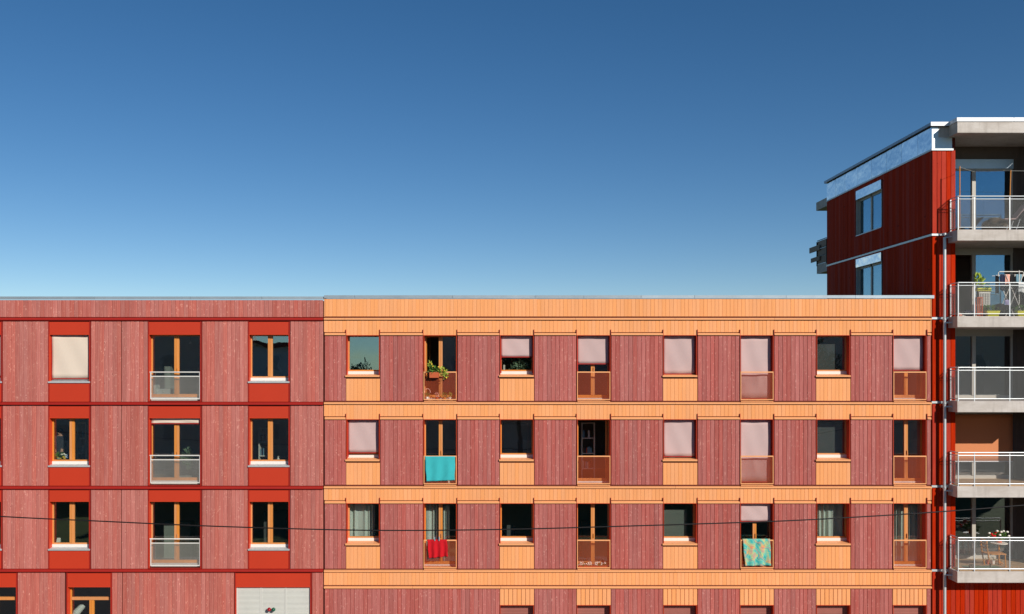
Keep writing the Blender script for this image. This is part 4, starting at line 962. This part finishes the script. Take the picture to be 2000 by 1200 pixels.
# ------------------------------------------------------------------ person behind the window
def person():
    y = 1.0; px = X(117, y); fz = Z(949) + 0.0; H = Z(836, y) - fz; k = H / 1.75
    J = {'pel': (0, 0, .95), 'sp': (0, 0, 1.15), 'ch': (0, .0, 1.34), 'nk': (0, 0, 1.49), 'hd': (0, -.015, 1.60), 'tp': (0, -.01, 1.72)}
    E = [('pel', 'sp'), ('sp', 'ch'), ('ch', 'nk'), ('nk', 'hd'), ('hd', 'tp')]
    Rr = {'pel': .15, 'sp': .135, 'ch': .145, 'nk': .058, 'hd': .088, 'tp': .062}
    for s, n in ((-1, 'l'), (1, 'r')):
        J.update({n + 'sh': (s * .17, 0, 1.41), n + 'el': (s * .235, .02, 1.13), n + 'wr': (s * .24, -.06, .90), n + 'ha': (s * .235, -.08, .83),
                  n + 'hp': (s * .09, 0, .90), n + 'kn': (s * .10, -.01, .49), n + 'an': (s * .10, .02, .08), n + 'to': (s * .11, -.15, .035)})
        Rr.update({n + 'sh': .068, n + 'el': .046, n + 'wr': .032, n + 'ha': .036, n + 'hp': .095, n + 'kn': .062, n + 'an': .042, n + 'to': .034})
        E += [('ch', n + 'sh'), (n + 'sh', n + 'el'), (n + 'el', n + 'wr'), (n + 'wr', n + 'ha'), ('pel', n + 'hp'), (n + 'hp', n + 'kn'), (n + 'kn', n + 'an'), (n + 'an', n + 'to')]
        for q in range(5):
            L = (.05, .075, .082, .076, .06)[q]; bx = s * (.235 + .0) ; yy = -.08 + (-.032 + .016 * q)
            a, b = n + 'f%d' % q, n + 'g%d' % q
            J[a] = (bx, yy - (.012 if q == 0 else 0), .80 - L * .35); J[b] = (bx - s * .012, yy - (.02 if q == 0 else .006), .80 - L); Rr[a] = .0095; Rr[b] = .008
            E += [(n + 'ha', a), (a, b)]
    def skin(name, keys, mat, grow=0.0, parent=None, z=None):
        idx = {q: i for i, q in enumerate(keys)}
        me = bpy.data.meshes.new(name); base = Vector((px, y, fz))
        me.from_pydata([Vector(J[q]) * k for q in keys], [(idx[a], idx[b]) for a, b in E if a in idx and b in idx], []); me.update()
        o = bpy.data.objects.new(name, me); put(o, parent, base); me.materials.append(M[mat])
        md = o.modifiers.new('skin', 'SKIN'); md.use_smooth_shade = True
        for q in keys:
            r = (Rr[q] + grow) * k; me.skin_vertices[0].data[idx[q]].radius = (r, r * (.75 if q in ('pel', 'sp', 'ch') else 1))
        me.skin_vertices[0].data[0].use_root = True
        ss = o.modifiers.new('sub', 'SUBSURF'); ss.levels = 2; ss.render_levels = 2
        return o
    body = skin('person', list(J), 'skin'); tag(body, 'person in a dark grey sweater standing behind the window with flowers', 'person')
    skin('sweater', ['sp', 'ch', 'nk', 'pel', 'lsh', 'lel', 'lwr', 'rsh', 'rel', 'rwr'], 'sweater', .018, body)
    skin('trousers', ['pel', 'lhp', 'lkn', 'lan', 'rhp', 'rkn', 'ran'], 'trousers', .016, body)
    b = Vector((px, y, fz)); hd = b + Vector(J['hd']) * k
    MB().ball(hd + Vector((0, .03, .055)), .105 * k, 14, 9, (.95, 1.0, .85)).build('hair', 'hair', body, smooth=True)
    for s in (-1, 1):
        MB().ball(hd + Vector((s * .034, -.083, .03)) * k, .014 * k, 8, 6).build('eye', 'pot_white', body); MB().ball(hd + Vector((s * .09, .0, .015)) * k, .024 * k, 8, 6, (.5, .8, 1.2)).build('ear', 'skin', body)
    MB().ball(hd + Vector((0, -.095, 0)) * k, .02 * k, 8, 6, (.7, 1, 1.2)).build('nose', 'skin', body, smooth=True); MB().ball(hd + Vector((0, -.082, -.045)) * k, .022 * k, 8, 6, (1.2, .5, .35)).build('mouth', 'terracotta', body)
person()

# ------------------------------------------------------------------ cable across the street
CY = -10.0
pts = [(-1500, 880), (-1000, 935), (-600, 971), (-300, 990), (0, 1009), (200, 1018.5), (400, 1027.5), (632, 1034.6), (800, 1036.4), (1000, 1034), (1194, 1028.8), (1500, 1019), (1660, 1011), (1820, 1001), (2000, 987), (2300, 960), (2800, 905)]
cp = [Vector((X(a, CY), CY, Z(b, CY))) for a, b in pts]
fine = []
for i in range(len(cp) - 1):
    p0, p1, p2, p3 = cp[max(i - 1, 0)], cp[i], cp[i + 1], cp[min(i + 2, len(cp) - 1)]
    for q in range(8):
        t = q / 8; fine.append(0.5 * ((2 * p1) + (p2 - p0) * t + (2 * p0 - 5 * p1 + 4 * p2 - p3) * t * t + (3 * p1 - p0 - 3 * p2 + p3) * t ** 3))
fine.append(cp[-1])
tag(MB().tube(fine, 0.0145, 8).build('overhead_cable', 'black_cable', smooth=True), 'thin black overhead cable sagging across the front of the buildings', 'cable')

# ------------------------------------------------------------------ the other side of the street (seen in the panes)
def house(x0, x1, y0, y1, h, label, floors):
    g = empty('apartment_building', ((x0 + x1) / 2, y1, 0), label, 'building')
    MB().box(x0, x1, y0, y1, 0, h).build('wall', 'render_wall', g)
    MB().box(x0 - .3, x1 + .3, y0 - .3, y1 + .3, h, h + .35).build('roof', 'roof_tile', g)
    for f in range(floors):
        xx = x0 + 1.2
        while xx < x1 - 2:
            w = MB().box(xx, xx + 1.3, y1, y1 + 0.05, 1 + f * 2.9, 2.5 + f * 2.9).build('window', 'white_metal', g)
            MB().box(xx + .08, xx + 1.22, y1 + 0.05, y1 + 0.06, 1.08 + f * 2.9, 2.42 + f * 2.9).build('pane', 'interior_dark', w); xx += 3.0
house(-8.0, 46, -62, -46, 13.8, 'pale rendered apartment block across the street, reflected in the panes', 4)
house(-62, -24, -62, -46, 13.8, 'second pale rendered apartment block across the street, further left', 4)
house(-23.4, -16.5, -60, -46, 11.8, 'lower rendered house across the street between the two blocks', 4)
def tree(x, y, h, r, label, mat='leaf_dark'):
    g = empty('broadleaf_tree', (x, y, 0), label, 'tree')
    MB().tube([(x, y, 0), (x + .1, y, h * .35), (x, y, h - r)], [.25, .18, .06], 8).build('trunk', 'bark', g)
    m = MB()
    for q in range(22):
        d = Vector((random.gauss(0, 1), random.gauss(0, 1), random.gauss(0, 1))).normalized() * random.uniform(.2, .72) * r
        m.leaves((x + d.x, y + d.y, h - r + d.z), (r * .42, r * .42, r * .36), 260, .17 * r ** .5)
    m.build('crown', mat, g)
tree(-10.2, -40, 10.95, 2.1, 'round tree across the street between two blocks', 'leaf_grey')
tree(-13.5, -43, 9.6, 2.2, 'second tree across the street, left of the round one')
for i, x in enumerate((2, 13, 25)): tree(x, -42, 13, 3.6, ['tall tree before the pale block, nearest the round tree', 'tall tree before the middle of the pale block', 'tall tree before the far right of the pale block'][i])
